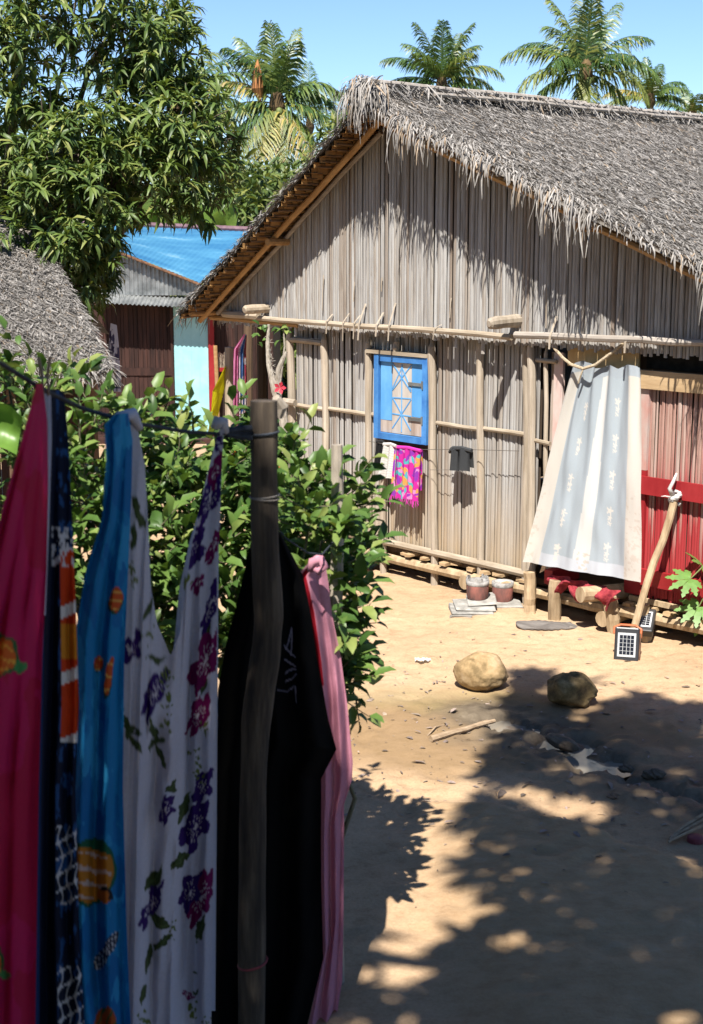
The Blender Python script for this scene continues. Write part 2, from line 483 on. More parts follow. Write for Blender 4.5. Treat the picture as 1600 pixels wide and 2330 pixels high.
def leaf_objects(name, P, D, U, sc, mesh, mat, parent):
    X, Y, Z = frames(D, U)
    off = np.array(parent.matrix_world.translation) if parent.parent is None else np.zeros(3)
    off = np.array(parent.location)
    for i in range(len(P)):
        o = link(name, mesh, mat, parent)
        s = sc[i]
        o.matrix_basis = Matrix(((X[i][0] * s, Y[i][0] * s, Z[i][0] * s, P[i][0] - off[0]),
                                 (X[i][1] * s, Y[i][1] * s, Z[i][1] * s, P[i][1] - off[1]),
                                 (X[i][2] * s, Y[i][2] * s, Z[i][2] * s, P[i][2] - off[2]), (0, 0, 0, 1)))
def rel(pts, o):
    return np.asarray(pts, float) - np.array(o.location)

# ------------------------------------------------------------------ ground
PUD = [(0.72, 7.72), (0.90, 7.60), (1.05, 7.42), (1.15, 7.22), (1.28, 6.98), (1.42, 6.75), (1.75, 6.45), (2.3, 6.1)]
PW = [0.05, 0.10, 0.12, 0.10, 0.11, 0.03, 0.02, 0.02]
def mud_dist(x, y):
    d = np.full(x.shape, 9.0)
    for (a, b), wa, wb in zip(zip(PUD[:-1], PUD[1:]), PW[:-1], PW[1:]):
        ax, ay = a
        bx, by = b
        t = np.clip(((x - ax) * (bx - ax) + (y - ay) * (by - ay)) / ((bx - ax) ** 2 + (by - ay) ** 2), 0, 1)
        d = np.minimum(d, np.hypot(x - ax - t * (bx - ax), y - ay - t * (by - ay)) - (wa + (wb - wa) * t))
    return d
PADX = [-9, 0.30, 0.50, 0.66, 0.86, 1.08, 1.25, 1.42, 1.60, 2.2, 4]
PADY = [6.55, 6.50, 6.42, 6.38, 6.28, 6.12, 5.92, 5.76, 5.58, 5.1, 4.6]
def ground_z(x, y):
    x, y = np.asarray(x, float), np.asarray(y, float)
    near = (1 - sstep(y, 15, 22)) * (1 - sstep(np.abs(x), 6, 10))
    z = -0.08 * np.clip(y - 13.5, 0, 14) - 0.02 * sstep(y, 27, 60)
    z = z + near * (0.05 * (fbm(x * 0.9, y * 0.9, 3, 5) - 0.5) + 0.022 * (fbm(x * 5, y * 5, 3, 9) - 0.5) + 0.010 * (fbm(x * 19, y * 19, 2, 15) - 0.5))
    pb = np.interp(x, PADX, PADY) + 0.10 * (fbm(x * 4, y * 4, 3, 21) - 0.5)
    pad = sstep(pb - y, -0.03, 0.05) * sstep(x, 0.2, 0.8)
    z = z + 0.055 * pad
    md = mud_dist(x, y)
    damp = 1 - sstep(md + 0.25 * (fbm(x * 3, y * 3, 3, 33) - 0.5), 0.02, 0.55)
    z = z + damp * (1 - pad) * 0.075 * (fbm(x * 11, y * 11, 3, 41) - 0.5)
    z = z - 0.075 * (1 - sstep(md + 0.34 * (fbm(x * 7, y * 7, 3, 57) - 0.5), -0.07, 0.05)) * (1 - pad)
    return z
_fr = np.random.default_rng(77)
FEET = [(_fr.uniform(-0.2, 2.4), _fr.uniform(4.6, 10.0), _fr.uniform(0, 6.28), _fr.uniform(0.7, 1.2)) for _ in range(150)]
def trodden(x, y):
    z = np.zeros_like(x)
    for fx_, fy_, a_, k_ in FEET:
        dx, dy = x - fx_, y - fy_
        u_, v_ = dx * math.cos(a_) + dy * math.sin(a_), -dx * math.sin(a_) + dy * math.cos(a_)
        q_ = (u_ / 0.11) ** 2 + (v_ / 0.045) ** 2
        z -= 0.009 * k_ * np.exp(-q_ ** 2) - 0.004 * k_ * np.exp(-(q_ - 1.9) ** 2 * 1.5)
    return z
def axis(lo, hi, step, far, k=1.25):
    a = list(np.arange(lo, hi, step))
    d = step
    p = hi
    while p < far:
        a.append(p)
        d *= k
        p += d
    d = step
    p = lo - step
    pre = []
    while p > -far:
        pre.append(p)
        d *= k
        p -= d
    return np.array(pre[::-1] + a)
gx = axis(-1.8, 3.2, 0.024, 700)
gy = axis(4.0, 11.2, 0.028, 900)
GX, GY = np.meshgrid(gx, gy)
GZ = ground_z(GX, GY) + trodden(GX, GY)
ni, nj = GX.shape
idx = np.arange(ni * nj).reshape(ni, nj)
quads = np.stack([idx[:-1, :-1], idx[:-1, 1:], idx[1:, 1:], idx[1:, :-1]], -1).reshape(-1, 4)
md = mud_dist(GX, GY)
n1 = fbm(GX * 2.2, GY * 2.2, 4, 71)
pbm = np.interp(GX, PADX, PADY) + 0.10 * (fbm(GX * 4, GY * 4, 3, 21) - 0.5)
padm = sstep(pbm - GY, -0.03, 0.03)
mud = (1 - sstep(md + 0.5 * (n1 - 0.5), 0.0, 0.42)) * (1 - padm * sstep(GX, 0.3, 0.7))
right_mud = sstep(GX + 0.35 * (n1 - 0.5), 1.35, 1.9) * sstep(GY, 5.0, 5.4) * (1 - sstep(GY, 6.6, 7.4)) * (1 - padm)
mud = np.maximum(mud, right_mud)
damp = (1 - sstep(np.hypot((GX - 0.70) / 1.25, (GY - 7.45) / 0.80) + 0.7 * (n1 - 0.5), 0.6, 1.05))
damp = np.maximum(damp, 0.6 * (1 - sstep(md + 0.6 * (n1 - 0.5), 0.1, 0.9))) * (1 - 0.8 * padm)
moss = (1 - sstep(np.hypot((GX - 0.5) / 0.7, (GY - 8.0) / 0.35) + 0.6 * (n1 - 0.5), 0.5, 1.1)) * 0.7
gm = nmesh('ground', np.c_[GX.ravel(), GY.ravel(), GZ.ravel()], quads,
           {'mud': mud.ravel(), 'damp': damp.ravel(), 'moss': moss.ravel(), 'grass': np.maximum.reduce([sstep(GY + 3 * (n1 - .5), 25, 30), sstep(-GX - 0.35 * np.clip(GY, 0, 40) + 3 * (n1 - .5), 4, 7), sstep(GX - 0.3 * np.clip(GY, 0, 40), 5, 9), sstep(-GY, 3, 6)]).ravel(), 'pad': (padm * sstep(GX, 0.15, 0.6)).ravel()}, True)
m, nt, bs, out = _new('sandy_yard')
def at(nme):
    a = nt.nodes.new('ShaderNodeAttribute')
    a.attribute_name = nme
    return a.outputs['Fac']
f1 = noise(nt, (1.1, 1.1, 1.1), 'World', 5, 0.6)
f2 = noise(nt, (9, 14, 9), 'World', 6, 0.7)
f3 = noise(nt, (70, 70, 70), 'World', 3, 0.7)
c = ramp(nt, f1, [(0.3, (0.45, 0.305, 0.18)), (0.55, (0.54, 0.375, 0.23)), (0.75, (0.585, 0.43, 0.28))])
c = mixc(nt, 1.0, c, ramp(nt, f2, [(0.28, (0.72, 0.68, 0.64)), (0.5, (1, 1, 1)), (0.72, (1.08, 1.08, 1.1))]), 'MULTIPLY')
c = mixc(nt, 1.0, c, ramp(nt, f3, [(0.3, (0.62, 0.61, 0.60)), (0.6, (0.78, 0.78, 0.78))]), 'MULTIPLY')
padc = ramp(nt, f2, [(0.3, (0.26, 0.165, 0.085)), (0.55, (0.325, 0.22, 0.12)), (0.75, (0.36, 0.265, 0.165))])
c = mixc(nt, math_n(nt, 'MULTIPLY', at('pad'), 0.75), c, padc)
dm = math_n(nt, 'MULTIPLY', at('damp'), math_n(nt, 'MULTIPLY_ADD', f2, 1.0, 0.34))
c = mixc(nt, dm, c, (0.20, 0.13, 0.065))
c = mixc(nt, math_n(nt, 'MULTIPLY', at('moss'), math_n(nt, 'MULTIPLY', f2, 0.9)), c, (0.17, 0.15, 0.05))
mudc = ramp(nt, f2, [(0.3, (0.07, 0.052, 0.035)), (0.6, (0.14, 0.11, 0.075)), (0.8, (0.21, 0.17, 0.13))])
c = mixc(nt, at('mud'), c, mudc)
c = mixc(nt, at('grass'), c, ramp(nt, f2, [(0.3, (0.07, 0.075, 0.03)), (0.7, (0.17, 0.15, 0.075))]))
nt.links.new(c, bs.inputs['Base Color'])
nt.links.new(math_n(nt, 'MULTIPLY_ADD', at('mud'), -0.3, 0.92), bs.inputs['Roughness'])
bs.inputs['Specular IOR Level'].default_value = 0.2
bump(nt, bs, math_n(nt, 'ADD', math_n(nt, 'MULTIPLY', f2, 1.0), math_n(nt, 'MULTIPLY', f3, 0.5)), 0.35, 0.02)
ground = link('ground', gm, m, kind='structure')

# puddle water
m, nt, bs, out = _new('muddy_water')
bs.inputs['Base Color'].default_value = (0.19, 0.165, 0.13, 1)
bs.inputs['Roughness'].default_value = 0.05
bs.inputs['IOR'].default_value = 1.33
bs.inputs['Specular IOR Level'].default_value = 0.6
MAT['water'] = m
wv = []
for (x, y), w in zip(PUD, PW):
    wv.append((x, y, w))
pm = MB()
zc = float(np.median(ground_z(np.array([p[0] for p in PUD[1:5]]), np.array([p[1] for p in PUD[1:5]])))) + 0.026
prev = None
wv = wv[:5] + [(1.36, 6.86, 0.05)]
for i, (x, y, w) in enumerate(wv):
    a = np.array(wv[max(i - 1, 0)][:2])
    b = np.array(wv[min(i + 1, len(wv) - 1)][:2])
    t = (b - a) / np.linalg.norm(b - a)
    n = np.array([-t[1], t[0]])
    l = np.array([x, y]) + n * (w + 0.09)
    r = np.array([x, y]) - n * (w + 0.09)
    if prev is not None:
        pm.quad((prev[0][0], prev[0][1], zc), (prev[1][0], prev[1][1], zc), (r[0], r[1], zc), (l[0], l[1], zc))
    prev = (l, r)
pm.build('puddle_water', 'water', kind='structure')

# ------------------------------------------------------------------ the big thatched hut
hut = thing('thatched_hut', 'grey reed hut with thatched gable roof, blue window and red painted door side', 'hut', HO, HA)
AP_U, AP_Z = -0.42, 3.56           # gable apex (underside of the thatch)
SL, SR = 0.715, 0.388               # roof pitch left and right of the ridge
EL, ER = -2.66, 3.05               # eaves
VF, VB = -0.44, 7.4                # front verge and back end (v runs into the hut)
FLOOR = 0.235
def roof_z(u):
    return np.where(u < AP_U, AP_Z - SL * (AP_U - u), AP_Z - SR * (u - AP_U))
def reed_mesh(i):
    pts = [[(-0.5, 0.12), (-0.33, -0.28), (0.08, -0.42), (0.42, -0.22), (0.5, 0.12)],
           [(-0.5, 0.12), (-0.40, -0.34), (-0.02, -0.36), (0.30, -0.38), (0.5, 0.12)],
           [(-0.5, 0.12), (-0.25, -0.40), (0.15, -0.30), (0.44, -0.30), (0.5, 0.12)]][i]
    r = np.random.default_rng(50 + i)
    V, F = [], []
    lv = [0, 0.3, 0.62, 1]
    for k, z in enumerate(lv):
        dx = 0 if k in (0,) else r.normal(0, 0.06)
        for x, y in pts:
            V.append((x + dx, y, z))
    for k in range(3):
        for j in range(4):
            a = k * 5 + j
            F.append((a, a + 1, a + 6, a + 5))
    return nmesh('reed', V, F)
REEDS = [reed_mesh(i) for i in range(3)]
for r_ in REEDS:
    r_.materials.append(MAT['reed'])
RED_REEDS = [r_.copy() for r_ in REEDS]
for r_ in RED_REEDS:
    r_.materials.clear()
    r_.materials.append(MAT['reed_red'])
def reed(u, v, z0, z1, w, name='reed', red=False, lean=0.0):
    o = link(name, (RED_REEDS if red else REEDS)[random.randrange(3)], None, hut, (u, v, z0))
    o.scale = (w, w * 0.7, z1 - z0)
    o.rotation_euler = (random.gauss(0, 0.002), lean + random.gauss(0, 0.004), random.gauss(0, 0.15))
    return o
# gable reeds
u = EL + 0.10
nre = 0
while u < 3.0:
    w = random.choice((0.022, 0.026, 0.029, 0.033)) * random.uniform(0.9, 1.1)
    zt = float(roof_z(np.array(u))) - 0.015 + random.uniform(-0.01, 0.01)
    zb = 1.905 + random.uniform(-0.02, 0.012)
    if random.random() < 0.05:
        zb -= random.uniform(0.02, 0.07)
    if zt - zb > 0.04 and nre < 205:
        reed(u + w / 2, -0.10 + random.uniform(-0.008, 0.006), zb, zt, w * random.choice((0.93, 0.99, 1.03, 1.05)))
        nre += 1
    u += w
# lower wall reeds, left corner to doorway
u = -1.64
while u < 0.92:
    w = random.choice((0.024, 0.029, 0.034)) * random.uniform(0.9, 1.1)
    if nre < 300:
        reed(u + w / 2, random.uniform(-0.006, 0.008), FLOOR + random.uniform(-0.02, 0.01), 2.03, w * random.choice((0.93, 0.99, 1.03, 1.05)))
        nre += 1
    u += w
# painted reeds right of the doorway
u = 1.79
while u < 3.1:
    w = random.choice((0.015, 0.019, 0.023)) * random.uniform(0.9, 1.1)
    reed(u + w / 2, random.uniform(-0.006, 0.006), 0.25 + random.uniform(-0.03, 0.02), 1.72, w * 1.04, 'painted_reed', True)
    u += w
# dark sheets added behind the reeds so no light leaks through, side and back walls
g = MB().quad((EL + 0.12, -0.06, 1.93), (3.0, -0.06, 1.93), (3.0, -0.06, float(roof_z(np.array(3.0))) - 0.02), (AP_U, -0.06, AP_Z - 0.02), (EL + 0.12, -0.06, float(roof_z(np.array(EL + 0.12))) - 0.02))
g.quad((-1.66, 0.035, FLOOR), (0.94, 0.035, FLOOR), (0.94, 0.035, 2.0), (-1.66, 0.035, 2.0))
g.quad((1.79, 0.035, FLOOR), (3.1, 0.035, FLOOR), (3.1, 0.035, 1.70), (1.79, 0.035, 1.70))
g.build('dark_backing_sheet', 'darkback', hut)
def reed_panel(name, p0, p1, z0, z1, n):
    p0, p1 = np.array(p0, float), np.array(p1, float)
    t = norm(p1 - p0)
    nn = np.array([t[1], -t[0]])
    V, F = [], []
    for i in range(n * 2 + 1):
        q = p0 + (p1 - p0) * i / (2 * n) + nn * (0.012 if i % 2 else 0)
        V += [(q[0], q[1], z0), (q[0], q[1], z1)]
        if i:
            b = 2 * i
            F.append((b - 2, b, b + 1, b - 1))
    return link(name, nmesh(name, V, F), 'reed', hut)
reed_panel('side_wall', (-1.66, VB - 0.4), (-1.66, 0.04), FLOOR, 2.6, 200)
reed_panel('side_wall', (3.1, 0.04), (3.1, VB - 0.4), FLOOR, 2.05, 200)
reed_panel('back_wall', (3.1, VB - 0.4), (-1.66, VB - 0.4), FLOOR, 2.05, 120)
reed_panel('back_gable', (3.0, VB - 0.35), (EL + 0.2, VB - 0.35), 1.97, 2.1, 120)
# floor
fl = MB()
fl.box((-1.66, 0.0, 0.17), (3.1, VB - 0.4, 0.215))
fl.build('floor_deck', 'darkwood', hut)
for k in range(60):
    u0 = -1.1 + k * 0.07 + random.uniform(-0.02, 0.02)
    if u0 > 3.0:
        break
    if random.random() < 0.45:
        continue
    o = MB().box((u0, -0.06 - random.uniform(0, 0.06), 0.190 + random.uniform(-0.012, 0.0)), (u0 + 0.06, 0.05, 0.205), 0.006).build('floor_slat', 'wood', hut)
pole('floor_beam', (-1.7, -0.06, 0.15), (0.95, -0.06, 0.135), 0.035, 0.04, 'dustwood', hut, 9, 0.006, 3)
pole('floor_beam', (1.0, -0.10, 0.14), (3.2, -0.08, 0.15), 0.04, 0.045, 'dustwood', hut, 9, 0.006, 4)
pole('sill_rail', (-1.66, -0.055, 0.25), (0.95, -0.055, 0.245), 0.026, 0.03, 'bamboo', hut, 9, 0.004, 5)
MB().box((1.79, -0.045, 0.215), (3.15, -0.02, 0.25)).build('sill_board', 'dustwood', hut)
for uu, vv in ((-0.70, 0.25), (0.36, 0.3), (1.7, 0.2)):
    MB().tube([(uu, vv - 0.42, 0.095), (uu + 0.02, vv + 1.5, 0.10)], [0.055, 0.06], 12).build('joist_log', 'dustwood', hut)
for uu, vv, r in ((-0.2, 1.2, 0.05), (0.7, 1.1, 0.05), (1.4, 1.3, 0.05), (2.2, 0.3, 0.05), (2.8, 0.4, 0.05), (2.0, 1.4, 0.05)):
    pole('stilt', (uu, vv, -0.03), (uu, vv, 0.18), r, r, 'dustwood', hut, 3, 0.002)
# wall posts outside the reeds, tops cut to a point
def wall_post(u0, u1, z0, z1, r, v=-0.045, mat='post', taper=True, seed=0):
    n = 8
    pts = wob((u0, v, z0), (u1, v, z1), n, 0.004, seed + 7)
    ra = [r * random.uniform(0.94, 1.06) for _ in range(n)]
    if taper:
        q = pts[-1]
        pts = np.vstack([pts[:-1], q - [0, 0, 0.11], q - [0, 0, 0.05], q + [0, 0.012, 0.0]])
        ra = ra[:-1] + [r, r * 0.82, r * 0.35]
    return MB().tube(pts, ra, 9).build('wall_post', mat, hut)
wall_post(-1.64, -1.68, -0.02, 1.90, 0.034, seed=1)
wall_post(-1.22, -1.26, 0.20, 1.87, 0.031, seed=2)
wall_post(-0.75, -0.745, -0.02, 1.87, 0.030, seed=3)
wall_post(-0.565, -0.585, -0.02, 1.02, 0.030, seed=4)
wall_post(-0.01, -0.07, -0.02, 1.88, 0.032, seed=5)
wall_post(0.46, 0.415, 0.02, 1.93, 0.029, seed=6)
wall_post(0.90, 0.84, -0.02, 1.95, 0.026, seed=7)
wall_post(0.97, 0.905, -0.02, 1.96, 0.030, -0.07, seed=8)
wall_post(1.05, 1.02, 0.5, 1.90, 0.017, seed=9)
wall_post(-0.43, -0.43, 1.76, 1.86, 0.024, seed=10)
# doorway stilts and step posts
wall_post(1.06, 1.045, -0.03, 0.31, 0.045, -0.20, 'dustwood', False, 11)
wall_post(1.28, 1.28, -0.03, 0.29, 0.045, -0.20, 'dustwood', False, 12)
wall_post(1.78, 1.73, -0.03, 0.26, 0.05, -0.18, 'dustwood', False, 13)
wall_post(2.02, 1.98, -0.03, 0.24, 0.045, -0.16, 'dustwood', False, 14)
pole('step_log', (1.60, -0.34, 0.27), (1.78, 0.25, 0.245), 0.055, 0.055, 'dustwood', hut, 4, 0.003, 8, 12)
# rails between the posts
for a, b, s in ((-1.62, -1.25, 1), (-1.24, -0.75, 2), (-0.74, -0.66, 3), (-0.02, 0.42, 4), (0.43, 0.86, 5)):
    pole('wall_rail', (a, -0.03, 1.262 + random.uniform(-0.006, 0.006)), (b, -0.03, 1.255 + random.uniform(-0.006, 0.006)), 0.017, 0.018, 'bamboo', hut, 4, 0.002, s)
pole('rail_end', (-1.69, -0.11, 1.29), (-1.55, -0.10, 1.285), 0.028, 0.028, 'post', hut, 3, 0.001, 3)
pole('wall_rail', (-1.66, -0.05, 1.80), (-1.27, -0.05, 1.795), 0.023, 0.026, 'bamboo', hut, 4, 0.003, 6)
pole('wall_rail', (0.95, -0.06, 1.80), (1.13, -0.06, 1.80), 0.016, 0.016, 'bamboo', hut, 3, 0.001, 7)
pole('wall_rail', (0.96, -0.06, 1.23), (1.09, -0.06, 1.22), 0.016, 0.016, 'bamboo', hut, 3, 0.001, 7)
# tie beam of split bamboo along the foot of the gable, two lengths, and the log ends that carry it
pole('tie_beam', (-2.42, -0.145, 1.985), (-1.95, -0.15, 1.985), 0.030, 0.032, 'bamboo', hut, 5, 0.003, 11)
pole('tie_beam', (-2.0, -0.155, 1.972), (0.80, -0.155, 1.955), 0.021, 0.022, 'bamboo', hut, 10, 0.005, 12)
pole('tie_beam', (0.84, -0.165, 1.975), (3.2, -0.165, 2.03), 0.025, 0.022, 'greypole', hut, 10, 0.005, 13)
pole('tie_beam', (-2.66, -0.10, 1.945), (-1.5, -0.10, 1.93), 0.024, 0.022, 'rafter', hut, 6, 0.003, 14)
MB().tube([(0.80, -0.405, 2.06), (0.80, -0.39, 2.062), (0.80, -0.33, 2.065), (0.805, -0.24, 2.068), (0.81, -0.14, 2.07), (0.82, 0.10, 2.07)], [0.022, 0.040, 0.047, 0.043, 0.048, 0.05], 11, True, 0.85).build('log_end', 'post', hut)
MB().tube([(-1.90, -0.35, 2.045), (-1.90, -0.335, 2.05), (-1.89, -0.27, 2.05), (-1.88, -0.15, 2.052), (-1.86, 0.10, 2.055)], [0.026, 0.036, 0.040, 0.037, 0.045], 11, True, 0.8).build('log_end', 'bamboo', hut)
# loose straw ends hanging over the tie beam
for k in range(15):
    uu = random.uniform(-1.3, 1.9)
    zz = random.uniform(1.98, 2.35)
    ln = random.uniform(0.08, 0.30)
    o = MB()
    w = random.uniform(0.005, 0.010)
    a = random.gauss(0, 0.010)
    p = [(uu, -0.120, zz), (uu + a * 0.5, -0.128, zz - ln * 0.5), (uu + a, -0.132, zz - ln)] if zz - ln > 2.0 else [(uu, -0.120, zz), (uu + a * 0.4, -0.190, min(zz - 0.02, 1.985)), (uu + a, -0.196, min(zz - 0.02, 1.985) - ln * 0.5)]
    for i in range(2):
        o.quad((p[i][0] - w, p[i][1], p[i][2]), (p[i][0] + w, p[i][1], p[i][2]), (p[i + 1][0] + w * 0.8, p[i + 1][1], p[i + 1][2]), (p[i + 1][0] - w * 0.8, p[i + 1][1], p[i + 1][2]))
    o.build('loose_straw', 'post', hut)

# roof structure
def slope_pole(name, u0, u1, v, dz, r, mat, seed, vdir=0.0):
    p0 = (u0, v, float(roof_z(np.array(u0))) + dz)
    p1 = (u1, v + vdir, float(roof_z(np.array(u1))) + dz)
    return pole(name, p0, p1, r, r * 0.9, mat, hut, 10, 0.004, seed)
slope_pole('rafter', AP_U - 0.02, EL + 0.02, -0.235, -0.055, 0.026, 'rafter', 21)
slope_pole('rafter', AP_U + 0.02, ER - 0.02, -0.31, -0.055, 0.027, 'rafter', 22)
slope_pole('rafter', AP_U + 0.02, ER - 0.02, -0.18, -0.05, 0.022, 'rafter', 23)
slope_pole('rafter', AP_U - 0.02, EL + 0.15, 0.02, -0.055, 0.024, 'rafter', 24)
slope_pole('gable_pole', AP_U - 0.10, EL + 0.14, -0.135, -0.075, 0.020, 'greypole', 25)
slope_pole('gable_pole', AP_U + 0.05, 3.0, -0.135, -0.085, 0.018, 'greypole', 26)
for vv in (1.5, 3.0, 4.5, 6.0):
    slope_pole('rafter', AP_U - 0.02, EL + 0.1, vv, -0.05, 0.025, 'rafter', 27)
    slope_pole('rafter', AP_U + 0.02, ER - 0.1, vv, -0.05, 0.025, 'rafter', 28)
pole('purlin', (-1.62, -0.33, float(roof_z(np.array(-1.62))) - 0.10), (-1.62, VB - 0.2, float(roof_z(np.array(-1.62))) - 0.10), 0.03, 0.03, 'rafter', hut, 5, 0.003, 31)
pole('purlin', (1.5, -0.36, float(roof_z(np.array(1.5))) - 0.10), (1.5, VB - 0.2, float(roof_z(np.array(1.5))) - 0.10), 0.03, 0.03, 'rafter', hut, 5, 0.003, 32)
pole('ridge_pole', (AP_U, -0.38, AP_Z - 0.05), (AP_U, VB - 0.1, AP_Z - 0.05), 0.035, 0.035, 'rafter', hut, 5, 0.003, 33)
pole('eave_pole', (EL + 0.10, -0.40, float(roof_z(np.array(EL + 0.10))) - 0.04), (EL + 0.10, VB - 0.2, float(roof_z(np.array(EL + 0.10))) - 0.04), 0.022, 0.022, 'rafter', hut, 5, 0.003, 34)
# the rows of folded palm leaf seen from below on the left overhang
Ls = math.hypot(AP_U - EL, SL * (AP_U - EL))
nrow = 40
ang = math.atan(SL)
for i in range(nrow):
    s = (i + 0.5) / nrow
    uu = AP_U - (AP_U - EL) * s
    zz = float(roof_z(np.array(uu)))
    o = MB()
    # ragged flap: a strip along v, cut in small uneven pieces at its lower edge
    n = 14
    v0 = VF + random.uniform(-0.025, 0.02)
    va = np.linspace(v0, 0.35, n)
    wd = Ls / nrow
    for j in range(n - 1):
        r1, r2 = random.uniform(-0.010, 0.010), random.uniform(-0.008, 0.008)
        p = lambda d, lift, vv: (uu - d * math.cos(ang), vv, zz - d * math.sin(ang) - lift)
        # leaves folded over the lath hang clear at the upper edge and run up under the row below
        o.quad(p(-wd * 0.44 + r1, 0.040 + r2, va[j]), p(-wd * 0.44 + r1, 0.040 + r2, va[j + 1]), p(wd * 0.62, -0.004, va[j + 1]), p(wd * 0.62, -0.004, va[j]))
        o.quad(p(-wd * 0.40 + r1, 0.0, va[j]), p(-wd * 0.40 + r1, 0.0, va[j + 1]), p(-wd * 0.44 + r1, 0.040 + r2, va[j + 1]), p(-wd * 0.44 + r1, 0.040 + r2, va[j]))
    o = o.build('leaf_row', 'thatchunder', hut)
    MB().tube([p(-wd * 0.42, 0.030, VF + 0.02), p(-wd * 0.42, 0.030, 0.3)], 0.008, 6).build('lath', 'darkwood', o)

# thatch body and straw
def slab(name, ua, ub, th):
    nu, nv = 30, 60
    us = np.linspace(ua, ub, nu)
    vs = np.linspace(VF, VB, nv)
    UU, VV = np.meshgrid(us, vs, indexing='ij')
    zb = roof_z(UU) + 0.012
    sag = -0.05 * np.sin((VV - VF) / (VB - VF) * math.pi * 2.2 + UU)
    t = th + 0.035 * (fbm(UU * 5 + 40, VV * 5 + 40, 3, 81) - 0.5)
    edge = np.minimum.reduce([(VV - VF) / 0.2, (VB - VV) / 0.2, np.abs(UU - (EL if ua < AP_U - 1 or ub < AP_U - 1 else ER)) / 0.2, np.ones_like(UU)])
    zt = zb + t * (0.30 + 0.70 * np.clip(edge, 0, 1)) + 0.3 * sag * np.clip(edge, 0, 1)
    V = np.concatenate([np.stack([UU, VV, zt], -1).reshape(-1, 3), np.stack([UU, VV, zb], -1).reshape(-1, 3)])
    id_ = np.arange(nu * nv).reshape(nu, nv)
    q = np.stack([id_[:-1, :-1], id_[1:, :-1], id_[1:, 1:], id_[:-1, 1:]], -1).reshape(-1, 4)
    F = [q, q[:, ::-1] + nu * nv]
    for line in (id_[0], id_[-1], id_[:, 0], id_[:, -1]):
        F.append(np.stack([line[:-1], line[1:], line[1:] + nu * nv, line[:-1] + nu * nv], -1))
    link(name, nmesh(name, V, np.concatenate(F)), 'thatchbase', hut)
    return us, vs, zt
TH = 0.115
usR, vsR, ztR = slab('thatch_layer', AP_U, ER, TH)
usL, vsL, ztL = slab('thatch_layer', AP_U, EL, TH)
def samp(us, vs, zt, u, v):
    iu = np.clip((u - us[0]) / (us[-1] - us[0]) * (len(us) - 1), 0, len(us) - 1.001)
    iv = np.clip((v - vs[0]) / (vs[-1] - vs[0]) * (len(vs) - 1), 0, len(vs) - 1.001)
    a, b = iu.astype(int), iv.astype(int)
    fa, fb = iu - a, iv - b
    return zt[a, b] * (1 - fa) * (1 - fb) + zt[a + 1, b] * fa * (1 - fb) + zt[a, b + 1] * (1 - fa) * fb + zt[a + 1, b + 1] * fa * fb
def straw_colors(n, dark=0.0, warm=0.0):
    k = np.clip(R.normal(0.36, 0.085, n), 0.10, 0.60) * (1 - dark)
    br = R.random(n)
    c = np.stack([k * 1.03, k * 0.96, k * 0.89], -1)
    w = (br < 0.05 + warm)[:, None]
    c = np.where(w, c * [1.05, 0.86, 0.66], c)
    return c
def straws(P, D, ln, wd, bend, col, twist=None):
    """curved flat straws: 3 cross sections, 2 quads each"""
    n = len(P)
    D = norm(D)
    up = np.tile([0.0, 0.0, 1.0], (n, 1)) + R.normal(0, 0.22, (n, 3))
    B = norm(np.cross(D, up))
    mid = P + D * (ln * 0.5)[:, None] + bend * 0.35
    end = P + D * ln[:, None] + bend
    w = wd[:, None] * B
    V = np.stack([P - w * 0.7, P + w * 0.7, mid - w, mid + w, end - w * 0.35, end + w * 0.35], 1).reshape(-1, 3)
    b = np.arange(n)[:, None] * 6
    F = np.concatenate([b + [0, 1, 3, 2], b + [2, 3, 5, 4]])
    return V, F, np.repeat(col, 6, 0)
def hanging(P, D, ln, wd, drop, col):
    """limp strips: start along D, then fall; 4 segments"""
    n = len(P)
    D = norm(D)
    B = norm(np.cross(D, [0.0, 0.0, 1.0]) + R.normal(0, 0.25, (n, 3)))
    kink = R.normal(0, 0.05, (n, 3)) * [1, 0.6, 0.2]
    rows = []
    for t, w in ((0, .8), (.25, 1), (.5, 1), (.75, .8), (1, .3)):
        q = P + ln[:, None] * (D * (t - 0.62 * drop[:, None] * t * t) + np.array([0, 0, -1.0]) * (0.80 * drop[:, None] * t * t) + kink * np.sin(t * 4.2))
        rows += [q - B * (wd * w)[:, None], q + B * (wd * w)[:, None]]
    V = np.stack(rows, 1).reshape(-1, 3)
    b = np.arange(n)[:, None] * 10
    F = np.concatenate([b + [2 * i, 2 * i + 1, 2 * i + 3, 2 * i + 2] for i in range(4)])
    return V, F, np.repeat(col, 10, 0)
def join(parts):
    V, F, C, o = [], [], [], 0
    for v, f, c in parts:
        V.append(v)
        F.append(f + o)
        C.append(c)
        o += len(v)
    return np.concatenate(V), np.concatenate(F), np.concatenate(C)
